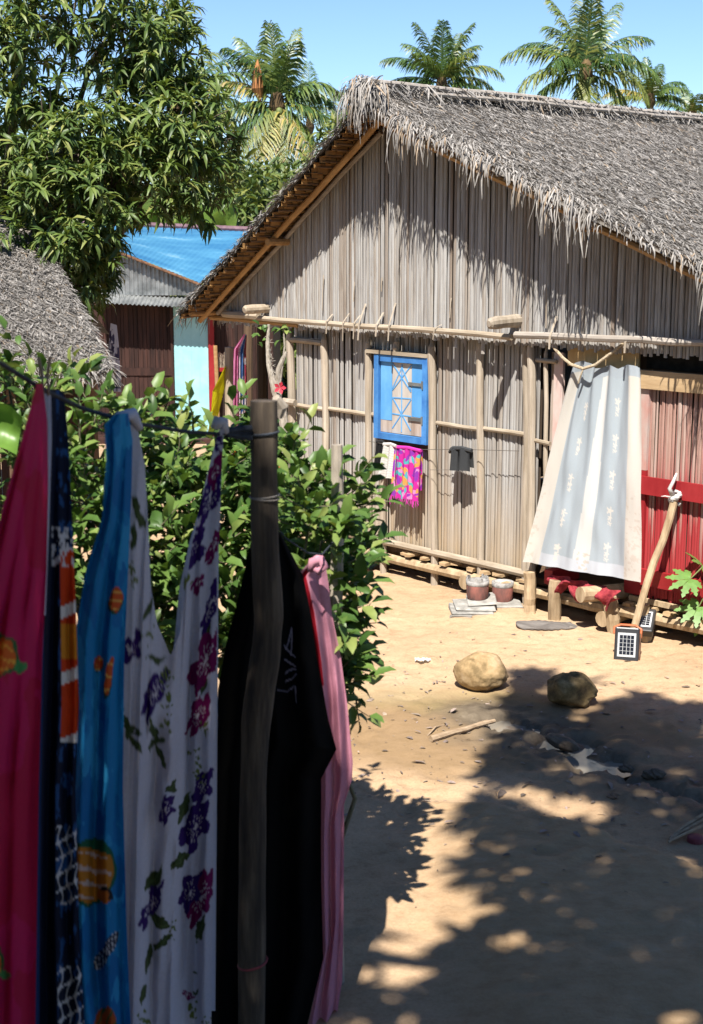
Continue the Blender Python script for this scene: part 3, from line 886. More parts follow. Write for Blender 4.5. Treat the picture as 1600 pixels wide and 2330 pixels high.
# right slope: a loose mat of short dry leaf scraps
n = 150000
uu = AP_U + (ER - AP_U) * R.random(n)
vv = VF + (VB - VF) * R.random(n) ** 1.25
zz = samp(usR, vsR, ztR, uu, vv)
a = R.normal(0.5, 0.75, n)
D = np.stack([np.cos(a), np.sin(a), -SR * np.cos(a) + R.normal(0.02, 0.08, n)], -1)
clump = fbm(uu * 9 + 7, vv * 9 + 3, 2, 91)
ln = R.uniform(0.03, 0.085, n)
bend = np.stack([R.normal(0, 0.012, n), R.normal(0, 0.012, n), -R.uniform(0.0, 0.03, n)], -1)
P = np.stack([uu, vv, zz + R.uniform(-0.004, 0.020, n) * (0.4 + 1.2 * clump)], -1)
parts = [straws(P, D, ln, R.uniform(0.002, 0.005, n), bend, straw_colors(n) * (0.8 + 0.4 * clump[:, None]))]
link('thatch_straw', nmesh('thatch_straw', *join(parts)[:2], {'Col': join(parts)[2]}), 'thatch', hut, kind='stuff')
# left slope top, thinner
n = 14000
uu = AP_U + (EL - AP_U) * R.random(n)
vv = VF + (VB - VF) * R.random(n)
zz = samp(usL, vsL, ztL, uu, vv)
a = R.normal(math.pi, 0.8, n)
D = np.stack([np.cos(a), np.sin(a), SL * np.cos(a) + R.normal(0.05, 0.1, n)], -1)
P = np.stack([uu, vv, zz + R.uniform(-0.004, 0.025, n)], -1)
bend = np.stack([R.normal(0, 0.01, n), R.normal(0, 0.01, n), -R.uniform(0.0, 0.03, n)], -1)
V, F, C = straws(P, D, R.uniform(0.06, 0.15, n), R.uniform(0.004, 0.008, n), bend, straw_colors(n))
link('thatch_straw', nmesh('thatch_straw', V, F, {'Col': C}), 'thatch', hut, kind='stuff')
# fringe hanging off the front verge, right slope: tufts of long strips
parts = []
ntuft = 100
tu = AP_U + (ER - AP_U) * (np.arange(ntuft) + R.random(ntuft)) / ntuft
for t in tu:
    big = vnoise(np.array(t * 4.3), np.array(2.0), 5) ** 1.8
    k = int(1 + 10 * big + R.integers(0, 2))
    L = R.uniform(0.04, 0.08) + 0.36 * big * R.random() ** 1.4
    u0 = t + R.normal(0, 0.02, k)
    z0 = roof_z(u0) + R.uniform(0.01, 0.10, k)
    P = np.stack([u0, VF + R.uniform(-0.03, 0.06, k), z0], -1)
    D = np.stack([R.normal(0.12, 0.2, k), R.normal(-0.5, 0.2, k), R.normal(-0.35, 0.25, k)], -1)
    ln = np.clip(L * R.uniform(0.4, 1.15, k), 0.04, 0.5)
    parts.append(hanging(P, D, ln * 1.15, R.uniform(0.0028, 0.006, k), R.uniform(0.75, 1.05, k), straw_colors(k, -0.12, 0.10)))
# curled top layer at the verge, laid along the slope
k = 500
u0 = AP_U + (ER - AP_U) * R.random(k)
v0 = VF + R.uniform(-0.06, 0.14, k)
P = np.stack([u0, v0, samp(usR, vsR, ztR, u0, np.maximum(v0, VF)) + R.uniform(-0.01, 0.03, k)], -1)
D = np.stack([R.normal(0.6, 0.4, k), R.normal(-0.35, 0.3, k), R.normal(-0.30, 0.15, k)], -1)
ln = R.uniform(0.04, 0.10, k)
parts.append(hanging(P, D, ln * 1.2, R.uniform(0.003, 0.006, k), R.uniform(0.5, 1.0, k), straw_colors(k, -0.08)))
# tassel where the ridge ends
k = 420
th = R.normal(0, 1.0, k)
P = np.stack([AP_U + R.normal(0, 0.07, k), VF + R.uniform(-0.05, 0.12, k), AP_Z + R.uniform(0.10, 0.24, k)], -1)
D = np.stack([np.sin(th) * 0.9, -np.abs(np.cos(th)) * 0.8, R.normal(-0.25, 0.3, k)], -1)
ln = R.uniform(0.08, 0.26, k)
parts.append(hanging(P, D, ln * 1.25, R.uniform(0.003, 0.007, k), R.uniform(0.7, 1.05, k), straw_colors(k, -0.15, 0.06)))
# ragged outer edge of the left verge
k = 1500
u0 = AP_U + (EL - AP_U) * R.random(k)
P = np.stack([u0, VF + R.uniform(-0.03, 0.05, k), roof_z(u0) + R.uniform(0.01, 0.085, k)], -1)
D = np.stack([R.normal(-0.7, 0.4, k), R.normal(-0.55, 0.3, k), R.normal(-0.35, 0.35, k)], -1)
ln = R.uniform(0.02, 0.06, k)
parts.append(straws(P, D, ln, R.uniform(0.004, 0.008, k), np.stack([R.normal(0, 0.01, k), R.normal(0, 0.01, k), -ln * R.uniform(0.1, 0.6, k)], -1), straw_colors(k, 0.0)))
# left eave and right eave
for ue, sg, k in ((EL, -1, 900), (ER, 1, 1500)):
    v0 = VF + (VB - VF) * R.random(k)
    P = np.stack([ue + R.normal(0, 0.02, k), v0, roof_z(np.full(k, ue)) + R.uniform(0.0, 0.08, k)], -1)
    D = np.stack([sg * R.uniform(0.3, 1, k), R.normal(0, 0.4, k), R.normal(-0.7, 0.3, k)], -1)
    ln = R.uniform(0.05, 0.16, k)
    parts.append(straws(P, D, ln, R.uniform(0.004, 0.008, k), np.stack([R.normal(0, 0.02, k), R.normal(0, 0.02, k), -ln * 0.4], -1), straw_colors(k, 0.05)))
V, F, C = join(parts)
link('thatch_fringe', nmesh('thatch_fringe', V, F, {'Col': C}), 'thatch', hut, kind='stuff')
# ridge: capping straw held down by long poles
k = 5200
v0 = VF + (VB - VF) * R.random(k)
sd = R.choice([-1, 1], k)
P = np.stack([AP_U + R.normal(0, 0.05, k), v0, AP_Z + TH + 0.065 + R.uniform(-0.03, 0.03, k)], -1)
D = np.stack([sd * R.uniform(0.3, 1, k), R.normal(0, 0.6, k), R.normal(-0.35, 0.15, k)], -1)
ln = R.uniform(0.08, 0.22, k)
V, F, C = straws(P, D, ln, R.uniform(0.004, 0.008, k), np.stack([R.normal(0, 0.02, k), R.normal(0, 0.02, k), -ln * 0.3], -1), straw_colors(k, 0.05))
link('ridge_cap', nmesh('ridge_cap', V, F, {'Col': C}), 'thatch', hut, kind='stuff')
for i, (a, b, du, dz, r) in enumerate(((-0.35, 2.2, 0.02, 0.195, 0.022), (1.6, 5.2, 0.05, 0.175, 0.02), (4.6, 7.3, 0.02, 0.19, 0.022), (0.2, 3.3, 0.13, 0.135, 0.016), (3.0, 7.2, 0.14, 0.13, 0.016))):
    pole('ridge_batten', (AP_U + du, a, AP_Z + dz), (AP_U + du, b, AP_Z + dz - 0.005), r, r, 'greypole', hut, 9, 0.006, 60 + i)

# the window: frame, boards, painted lattice, hinges
WU0, WU1, WZ0, WZ1 = -0.655, -0.085, 1.085, 1.745
win = link('window', None, None, hut, (WU0, -0.03, WZ0))
ww, wh, fw = WU1 - WU0, WZ1 - WZ0, 0.050
for lo, hi in (((0, -0.045, 0), (fw, 0.02, wh)), ((ww - fw, -0.046, 0), (ww, 0.02, wh)), ((fw, -0.043, wh - fw), (ww - fw, 0.02, wh)), ((fw, -0.043, 0), (ww - fw, 0.02, fw))):
    MB().box(lo, hi, 0.003).build('window_frame', 'blue', win)
iw = ww - 2 * fw
b1, b2 = fw + iw * 0.27, fw + iw * 0.72
for lo, hi, mt in (((fw + 0.004, -0.020, fw + 0.10), (b1 - 0.002, 0.0, wh - fw - 0.004), 'bluelight'), ((fw + 0.004, -0.019, fw + 0.004), (b1 - 0.002, 0.0, fw + 0.098), 'rawboard'),
                   ((b1 + 0.002, -0.018, fw + 0.004), (b2 - 0.002, 0.0, wh - fw - 0.004), 'palepanel'),
                   ((b2 + 0.002, -0.020, fw + 0.15), (ww - fw - 0.004, 0.0, wh - fw - 0.004), 'bluelight'), ((b2 + 0.002, -0.019, fw + 0.004), (ww - fw - 0.004, 0.0, fw + 0.148), 'rawboard')):
    MB().box(lo, hi, 0.001).build('board', mt, win)
def strip(x0, z0, x1, z1, w=0.009, y=-0.0205):
    d = np.array([x1 - x0, z1 - z0])
    nn = np.array([-d[1], d[0]]) / np.linalg.norm(d) * w / 2
    a, b, c_, d_ = (x0 - nn[0], z0 - nn[1]), (x0 + nn[0], z0 + nn[1]), (x1 + nn[0], z1 + nn[1]), (x1 - nn[0], z1 - nn[1])
    o = MB()
    yf, yb = y - random.uniform(0.0005, 0.002), -0.0179
    o.quad(*[(p[0], yf, p[1]) for p in (a, b, c_, d_)])
    q = [a, b, c_, d_]
    for i in range(4):
        p1, p2 = q[i], q[(i + 1) % 4]
        o.quad((p1[0], yf, p1[1]), (p1[0], yb, p1[1]), (p2[0], yb, p2[1]), (p2[0], yf, p2[1]))
    o.build('lattice_strip', 'bluelight', win)
L0, L1 = b1 + 0.006, b2 - 0.006
mx = (L0 + L1) / 2
H0, H1 = fw + 0.02, wh - fw - 0.015
zs = [H0, H0 + 0.135, H0 + 0.26, H0 + 0.40, H1]
strip(mx, H0, mx, H1, 0.008)
for za, zb_ in ((H1, zs[2] + 0.06), ):
    strip(L0, za, L1, zb_)
    strip(L1, za, L0, zb_)
strip(L0, H1 - 0.19, mx, H1 - 0.02)
strip(L1, H1 - 0.19, mx, H1 - 0.02)
strip(L0, zs[2], L1, zs[2] + 0.008)
strip(L0, zs[1], L1, zs[1] - 0.004)
strip(L0, zs[2], L1, H0 + 0.02)
strip(L1, zs[2], L0, H0 + 0.02)
for zh in (0.17, wh - 0.22):
    h = MB().box((b2 - 0.03, -0.030, zh), (ww - fw + 0.005, -0.0215, zh + 0.025), 0.001).build('hinge', 'metal', win)
    MB().box((ww - fw - 0.004, -0.052, zh - 0.018), (ww - fw + 0.012, -0.0465, zh + 0.045)).build('hinge_plate', 'metal', h)
MB().box((-0.74, -0.085, WZ1 + 0.004), (-0.09, 0.0, WZ1 + 0.032), 0.004).build('window_head', 'bamboo', hut)
MB().box((-0.66, -0.02, 1.03), (-0.10, 0.0, 1.083), 0.003).build('window_sill', 'darkwood', hut)

# doorway: lintel board, jambs, dark room behind, painted frame to the right
MB().box((1.20, -0.03, 1.775), (1.785, -0.01, 2.02), 0.002).build('lintel_board', 'plyboard', hut)
MB().box((1.09, -0.035, 0.55), (1.165, -0.01, 1.86), 0.003).build('door_jamb', 'pinkboard', hut)
MB().box((1.045, -0.012, 0.24), (1.09, 0.012, 1.86), 0.003).build('door_jamb', 'rawboard', hut)
MB().box((1.74, -0.034, 0.26), (1.88, -0.010, 1.12), 0.002).build('door_stile', 'redpaint', hut)
MB().box((1.742, -0.033, 1.121), (1.88, -0.011, 1.67), 0.002).build('door_stile', 'pinkboard', hut)
MB().box((1.78, -0.055, 1.672), (3.2, -0.012, 1.792), 0.003).build('top_plank', 'wood', hut)
MB().box((1.79, -0.060, 0.965), (3.2, -0.036, 1.085), 0.003).build('door_rail', 'redpaint', hut)
MB().box((1.80, -0.060, 0.345), (3.2, -0.036, 0.455), 0.003).build('door_rail', 'redpaint', hut)
for q in (((1.80, 0.05, 1.78), (3.1, 0.05, 2.05)),):
    MB().box((1.80, 0.04, 1.795), (3.1, 0.06, 2.05)).build('dark_opening_sheet', 'soot_and_dark_gap', hut)  # black sheet stands in for the unlit opening above the plank
MB().box((0.95, 0.9, 0.22), (1.8, 0.92, 2.05)).build('dark_room_sheet', 'darkback', hut)  # dark sheet stands for the unlit room behind the curtain
MB().box((1.15, -0.16, 0.235), (1.22, 0.15, 0.34), 0.006).build('threshold_block', 'redpaint', hut)
# ragged red cloth spilling over the threshold
V, F = [], []
nn_ = 30
for i in range(nn_ + 1):
    for j in range(7):
        t = i / nn_
        x = 1.22 + 0.62 * t
        drop = j / 6 * (0.10 + 0.05 * math.sin(t * 17) + random.uniform(-0.012, 0.012))
        V.append((x + random.uniform(-0.006, 0.006), -0.16 - 0.05 * math.sin(j / 6 * 2.6) - 0.03 * math.sin(t * 23 + j) - 0.15 * t * 0.4, 0.32 - drop))
for i in range(nn_):
    for j in range(6):
        a = i * 7 + j
        F.append((a, a + 7, a + 8, a + 1))
MAT['ragred'] = M('red_rag', (0.20, 0.015, 0.03), (0.45, 0.06, 0.07), (30, 30, 30), 0.9, 0.5)
rag = tag(link('rag', nmesh('rag', V, F, smooth=True), 'ragred', None, HO), 'ragged dark red cloth spilling over the doorsill below the curtain', 'rag')
rag.rotation_euler = (0, 0, HA)
# veranda posts on the hut's left side, under the overhang
def vpost(px, yb, yt, v, r, mat, s):
    ub, zb = wallpt(px, yb, v)
    ut, zt_ = wallpt(px, yt, v)
    return MB().tube(wob((ub, v, -0.3), (ut, v, zt_), 8, 0.005, s), [r] * 8, 9).build('veranda_post', mat, hut)
vpost(523, 1090, 790, 0.05, 0.045, 'post', 1)
vpost(597, 1000, 730, 0.5, 0.05, 'darkback', 2)  # overhang shade put into this post's near-black colour
vpost(566, 1090, 735, 1.6, 0.05, 'darkwood', 3)
# papery boards of the inner veranda wall
for i in range(16):
    u0 = -2.45 + i * 0.05
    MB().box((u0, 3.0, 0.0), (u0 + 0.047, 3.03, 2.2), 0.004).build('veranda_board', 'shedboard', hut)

# ------------------------------------------------------------------ cloth helpers
def curve(pts, t):
    p = np.array(pts, float)
    s = np.r_[0, np.cumsum(np.hypot(np.diff(p[:, 0]), np.diff(p[:, 1])))]
    s /= s[-1]
    return np.stack([np.interp(t, s, p[:, k]) for k in range(p.shape[1])], -1)
def ycurve(pts, y):
    p = np.array(pts, float)
    return np.interp(y, p[:, 1], p[:, 0])
def grid_mesh(name, P, C=None, smooth=True):
    ni, nj = P.shape[:2]
    id_ = np.arange(ni * nj).reshape(ni, nj)
    q = np.stack([id_[:-1, :-1], id_[1:, :-1], id_[1:, 1:], id_[:-1, 1:]], -1).reshape(-1, 4)
    return nmesh(name, P.reshape(-1, 3), q, {'Col': C.reshape(-1, 3)} if C is not None else None, smooth)
def depv(X, Y, D):
    a, b = (X - 800) / FPX, -(Y - 1165) / FPX
    r = np.stack([a, _cp + b * _sp, -_sp + b * _cp], -1)
    return EYE + r * (D / r[..., 1])[..., None]
def paint(C, mask, col):
    C[mask] = col
def ell(X, Y, cx, cy, rx, ry, ang=0.0):
    a = math.radians(ang)
    dx, dy = X - cx, Y - cy
    x = (dx * math.cos(a) + dy * math.sin(a)) / rx
    y = (-dx * math.sin(a) + dy * math.cos(a)) / ry
    return x, y, np.hypot(x, y)
def leafmark(C, X, Y, cx, cy, ln, w, ang, col):
    x, y, r = ell(X, Y, cx, cy, ln, w, ang)
    m = (np.abs(x) < 1) & (np.abs(y) < (1 - x * x) * (0.85 + 0.15 * x))
    paint(C, m, col)
    paint(C, m & (np.abs(y) < 0.10), tuple(k * 1.7 for k in col))
def flower(C, X, Y, cx, cy, rx, ry, col, ang=0, pet=5, eye=(0.75, 0.70, 0.66)):
    x, y, r = ell(X, Y, cx, cy, rx, ry, ang)
    th = np.arctan2(y, x)
    lim = 0.62 + 0.38 * np.abs(np.cos(th * pet / 2))
    m = r < lim
    paint(C, m, col)
    rays = (np.abs(np.sin(th * pet * 1.5)) < 0.30) & (r < 0.5) & m
    paint(C, rays, eye)
    paint(C, r < 0.13, eye)
def sprig(C, X, Y, cx, cy, s, col, seed):
    r = np.random.default_rng(seed)
    for _ in range(12):
        a, b = cx + r.normal(0, s * 0.5), cy + r.normal(0, s)
        paint(C, ell(X, Y, a, b, s * 0.20, s * 0.26)[2] < 1, col)

# ------------------------------------------------------------------ white curtain in the doorway
nI, nJ = 110, 190
s_ = np.linspace(0, 1, nI)[:, None] * np.ones((1, nJ))
t_ = np.ones((nI, 1)) * np.linspace(0, 1, nJ)[None]
u_top = 1.30 + 0.535 * s_
z_top = 1.79 + 0.035 * np.abs(np.sin(s_ * 9.0)) - 0.03 * np.exp(-((s_ - 0.46) / 0.10) ** 2)
u_bot = 1.02 + 1.02 * s_
z_bot = 0.385 + 0.04 * s_ - 0.03 * np.sin(s_ * math.pi) * 0
e = t_ ** 0.92
sw = t_ * (1 - t_)
uu = u_top * (1 - e) + u_bot * e + 0.05 * sw * (s_ - 0.5)
zz = z_top * (1 - t_) + z_bot * t_
fold = 0.020 * (1 - 0.45 * t_) * np.sin(s_ * 30 + 7 * fbm(s_ * 4, t_ * 1.5, 2, 13) + 1.3 * np.sin(t_ * 2.2)) * (0.35 + 0.65 * np.exp(-t_ * 2.0)) + 0.045 * t_ * (fbm(s_ * 5, t_ * 2, 3, 15) - 0.5) * 2 + 0.015 * t_ * np.sin(s_ * 9.5 + 0.6)
vv = -0.10 - 0.16 * t_ ** 1.3 * (0.75 + 0.5 * s_) + fold
Pc = np.stack([uu, vv, zz], -1)
C = np.zeros((nI, nJ, 3))
sheer = np.array((0.54, 0.61, 0.665))
C[:] = sheer
C[(s_ < 0.13) | (s_ > 0.86)] = (0.80, 0.76, 0.69)
midb = np.abs(s_ - (0.50 + 0.02 * (1 - t_))) < (0.035 + 0.03 * t_)
C[midb] = (0.86, 0.85, 0.82)
C[(t_ > 0.94) & (s_ > 0.13) & (s_ < 0.86)] = (0.72, 0.76, 0.82)
C[t_ < 0.05] = (0.52, 0.58, 0.64)
edge_n = fbm(s_ * 40, t_ * 60, 3, 3)
blot = ((s_ > 0.86) | ((np.abs(s_ - 0.52) < 0.06) & (t_ > 0.9)) | (s_ < 0.06)) & (edge_n > 0.64) & (t_ > 0.6)
C[blot] = (0.73, 0.66, 0.58)
for col_s, t0, k in ((0.30, 0.20, 5), (0.70, 0.16, 5)):
    for i in range(k):
        tc = t0 + i * 0.175
        for dt, rr in ((0.0, 1.0), (0.035, 0.75), (0.06, 0.6)):
            x, y, r = ell(s_, t_, col_s - 0.02 * i * (0 if col_s > 0.5 else 0.3), tc + dt, 0.030 * rr, 0.022 * rr)
            th = np.arctan2(y, x)
            C[r < 0.7 + 0.3 * np.cos(th * 5)] = (0.86, 0.82, 0.76)
curtain = tag(link('door_curtain', grid_mesh('door_curtain', Pc, C), 'sheer', None, HO), 'long white sheer curtain with embroidered flowers hanging in the hut doorway', 'curtain')
curtain.rotation_euler = (0, 0, HA)
ro = thing('curtain_rope', 'pale twisted rope looped across the doorway above the white curtain', 'rope', hl(1.18, -0.10, 1.80), HA)
pts = [(-0.02, -0.03, 0.10), (0.06, -0.04, 0.04), (0.15, -0.06, 0.0), (0.26, -0.07, -0.02), (0.35, -0.06, 0.01), (0.45, -0.03, 0.09), (0.54, 0.0, 0.17), (0.60, 0.02, 0.21)]
MB().tube(pts, 0.011, 7).build('loop', 'rope', ro)
MB().tube([(0.26, -0.07, -0.02), (0.25, -0.08, -0.06), (0.23, -0.08, -0.12)], 0.006, 6).build('tail', 'rope', ro)

# ------------------------------------------------------------------ washing under the window
wire = thing('washing_wire', 'thin wire strung along the hut wall under the blue window', 'wire', hl(-0.66, -0.12, 1.06), HA)
MB().tube([(0.0, 0.0, 0.0), (0.25, -0.01, -0.005), (0.6, -0.01, 0.0), (1.0, -0.01, 0.045), (1.52, 0.0, 0.09)], 0.0025, 5).build('wire', 'wire', wire)
MB().tube([(0.66, 0.0, -0.15), (0.9, -0.01, -0.12), (1.05, -0.01, -0.09)], 0.002, 5).build('wire', 'wire', wire)
def hang(name, label, cat, u0, u1, z0, z1, v, colf, folds=4, amp=0.012, nI=50, nJ=80, taper=0.0, parent=None, fringe=None):
    s = np.linspace(0, 1, nI)[:, None] * np.ones((1, nJ))
    t = np.ones((nI, 1)) * np.linspace(0, 1, nJ)[None]
    x = (u1 - u0) * (s + taper * (s - 0.5) * t)
    y = -amp * (0.4 + 0.6 * t) * np.sin(s * folds * 2 * math.pi + t * 1.5) - 0.02 * t
    z = (z0 - z1) * t + 0.0 * s + 0.006 * np.sin(s * 14)
    P = np.stack([x, y, z], -1)
    # back half folded over the wire
    o = thing(name, label, cat, hl(u0, v, z1), HA)
    link('front', grid_mesh('front', P, colf(s, t)), 'cloth', o)
    Pb = P.copy()
    Pb[..., 1] = 0.022 + 0.4 * P[..., 1]
    Pb[..., 2] = P[..., 2] * 0.8
    link('back', grid_mesh('back', Pb, colf(1 - s, t)), 'cloth', o)
    MB().tube([(0, 0.0, 0.004), ((u1 - u0) / 2, 0.01, 0.012), (u1 - u0, 0.0, 0.004)], 0.013, 6).build('fold', MATC(colf), o)
    if fringe:
        f = MB()
        for i in range(26):
            k = int(i / 25 * (nI - 1))
            q = P[k, -1]
            d = random.uniform(0.03, 0.06)
            f.tube([q, (q[0] + random.gauss(0, 0.004), q[1] - 0.004, q[2] - d * 0.6), (q[0] + random.gauss(0, 0.008), q[1] - 0.004, q[2] - d)], [0.004, 0.004, 0.002], 4)
        f.build('fringe', fringe, o)
    return o
def MATC(colf):
    c = colf(np.full((1, 1), 0.5), np.zeros((1, 1)))[0, 0]
    return M('cloth_fold', tuple(c * 0.9), tuple(np.minimum(c * 1.05, 1)), (40, 40, 40), 0.9, 0.2)
def scarf_col(s, t):
    C = np.zeros(s.shape + (3,))
    C[:] = (0.62, 0.035, 0.36)
    r = np.random.default_rng(5)
    for i in range(70):
        cx, cy = r.random(), r.random()
        k = r.random()
        col = ((0.10, 0.50, 0.52), (0.72, 0.38, 0.10), (0.75, 0.30, 0.60), (0.30, 0.05, 0.45))[r.integers(4)]
        x, y, q = ell(s, t, cx, cy, 0.06 + 0.07 * k, 0.025 + 0.035 * k, r.uniform(0, 180))
        C[q < 1] = col
    return C
MAT['magenta'] = M('magenta_fringe', (0.50, 0.03, 0.30), (0.66, 0.06, 0.42), (40, 40, 40), 0.9, 0.1)
hang('scarf', 'bright magenta scarf with turquoise print and fringe under the blue window', 'scarf', -0.365, -0.08, 0.66, 1.045, -0.14, scarf_col, 5, 0.012, 70, 110, 0.05, fringe='magenta')
hang('shirt', 'crumpled white shirt hanging left of the magenta scarf', 'shirt', -0.47, -0.33, 0.80, 1.055, -0.15, lambda s, t: np.where((np.abs(np.sin(t * 40 + s * 3)) > 0.94)[..., None], 0.55, 0.74) * np.ones(s.shape + (3,)) * np.array((1, 0.97, 0.92)), 2, 0.018, 40, 60, 0.35)
hang('black_cloth', 'small black cloth bunched at the left end of the washing wire', 'cloth', -0.575, -0.48, 0.88, 1.06, -0.12, lambda s, t: np.ones(s.shape + (3,)) * np.array((0.02, 0.02, 0.022)), 3, 0.02, 30, 40, -0.2)
def short_col(s, t):
    return np.ones(s.shape + (3,)) * np.array((0.055, 0.058, 0.062))
so = thing('shorts', 'dark grey shorts draped over the wire right of the window', 'shorts', hl(0.245, -0.14, 1.10), HA)
for nm, x0, x1, zb in (('leg', 0.0, 0.075, -0.155), ('leg', 0.080, 0.185, -0.145)):
    s = np.linspace(0, 1, 24)[:, None] * np.ones((1, 24))
    t = np.ones((24, 1)) * np.linspace(0, 1, 24)[None]
    P = np.stack([x0 + (x1 - x0) * s + 0.02 * (s - 0.5) * t, -0.012 * np.sin(s * 7) - 0.025 * np.sin(s * math.pi) * t - 0.015, zb * t + 0.012 * np.sin(s * 6) * (1 - t)], -1)
    link(nm, grid_mesh(nm, P, short_col(s, t)), 'cloth', so)
    P2 = P.copy()
    P2[..., 1] = 0.02
    P2[..., 2] *= 0.85
    link(nm, grid_mesh(nm, P2, short_col(s, t)), 'cloth', so)
MB().tube([(0.0, -0.002, 0.006), (0.09, 0.0, 0.016), (0.19, -0.002, 0.008)], 0.016, 6).build('waistband', MATC(short_col), so)
MB().tube([(-0.03, 0.0, -0.03), (0.0, -0.01, 0.0), (0.03, -0.015, -0.01)], [0.012, 0.018, 0.014], 6).build('pocket_flap', MATC(short_col), so)

# ------------------------------------------------------------------ hoe handle, solar lamps, stoves, mat, stones
def lathe(prof, seg=20, jit=0.0):
    V, F = [], []
    for r, z in prof:
        for k in range(seg):
            a = 2 * math.pi * k / seg
            q = r * (1 + random.uniform(-jit, jit))
            V.append((q * math.cos(a), q * math.sin(a), z))
    for i in range(len(prof) - 1):
        for k in range(seg):
            k2 = (k + 1) % seg
            F.append((i * seg + k, i * seg + k2, (i + 1) * seg + k2, (i + 1) * seg + k))
    return V, F
hb = gnd(1428, 1470)
ht = hl(2.15, -0.085, 0.985)
hoe = thing('leaning_pole', 'bare wooden pole with white rag top leaning on the red door side', 'pole', (hb[0], hb[1], 0))
hp = wob((0, 0, 0), ht - np.array([hb[0], hb[1], 0]), 8, 0.007, 4)
MB().tube(hp, np.linspace(0.024, 0.026, 8).tolist(), 10).build('shaft', 'dustwood', hoe)
tp = hp[-1]
MAT['whiterag'] = M('white_rag', (0.60, 0.58, 0.55), (0.82, 0.80, 0.77), (30, 30, 30), 0.95, 0.6)
r_ = MB()
for i in range(7):
    a = i * 0.9
    r_.tube([tp + np.array([0.03 * math.cos(a), 0.03 * math.sin(a), -0.05 + 0.012 * i]), tp + np.array([0.034 * math.cos(a + 1.2), 0.034 * math.sin(a + 1.2), -0.045 + 0.012 * i]), tp + np.array([0.03 * math.cos(a + 2.4), 0.03 * math.sin(a + 2.4), -0.04 + 0.012 * i])], 0.014, 6)
r_.tube([tp + np.array([-0.02, -0.01, 0.02]), tp + np.array([-0.045, -0.02, 0.06]), tp + np.array([-0.02, -0.02, 0.11]), tp + np.array([0.0, -0.01, 0.16])], [0.02, 0.013, 0.012, 0.006], 6)
r_.tube([tp + np.array([-0.03, -0.01, 0.0]), tp + np.array([-0.075, -0.03, 0.012]), tp + np.array([-0.10, -0.03, 0.01])], [0.008, 0.004, 0.002], 5)
r_.build('rag', 'whiterag', hoe, smooth=True)

def solar_lamp(name, label, pos, yaw, tilt, w, h, d, cells, strap):
    root = thing(name, label, 'solar lamp', pos, yaw)
    R3 = Matrix.Rotation(tilt, 4, 'X')
    def part(nm, mb, mat, par=None):
        o = mb.build(nm, mat, root)
        o.matrix_basis = R3
        return o
    b = MB()
    b.box((-w / 2, 0, 0.0), (w / 2, d, h))
    o = part('case', b, 'blackplastic')
    bm = o.modifiers.new('edge', 'BEVEL')
    bm.width = 0.010
    bm.segments = 2
    part('panel', MB().box((-w * 0.37, -0.004, h * 0.16), (w * 0.37, 0.002, h * 0.84)), 'whiteplastic')
    cx, cy = cells
    pw, ph = w * 0.60, h * 0.56
    for i in range(cx):
        for j in range(cy):
            x0 = -pw / 2 + pw * i / cx
            z0 = h * 0.22 + ph * j / cy
            part('solar_cell', MB().box((x0 + 0.0016, -0.0062, z0 + 0.002), (x0 + pw / cx - 0.0016, -0.0042, z0 + ph / cy - 0.002)), 'cell')
    if strap:
        part('handle', MB().tube([(-w * 0.53, d * 0.4, h * 0.80), (-w * 0.54, d * 0.45, h * 0.98), (-w * 0.3, d * 0.55, h * 1.06), (w * 0.3, d * 0.55, h * 1.06), (w * 0.55, d * 0.5, h * 0.96), (w * 0.53, d * 0.45, h * 0.72)], 0.009, 7), 'orange')
        part('side_grip', MB().box((w / 2 + 0.001, d * 0.2, h * 0.05), (w / 2 + 0.010, d * 0.8, h * 0.85)), 'orange' if False else 'rust')
    return root
lp = gnd(1424, 1506)
solar_lamp('solar_lamp', 'black solar lamp with white-framed panel and orange handle at the pole foot', (lp[0], lp[1], -0.005), math.radians(-14), math.radians(-16), 0.155, 0.225, 0.10, (4, 5), True)
l2 = gnd(1462, 1470)
solar_lamp('solar_panel_lamp', 'second solar lamp lying tilted behind the front one', (l2[0], l2[1] + 0.02, 0.10), math.radians(-20), math.radians(-52), 0.13, 0.19, 0.07, (3, 6), False)

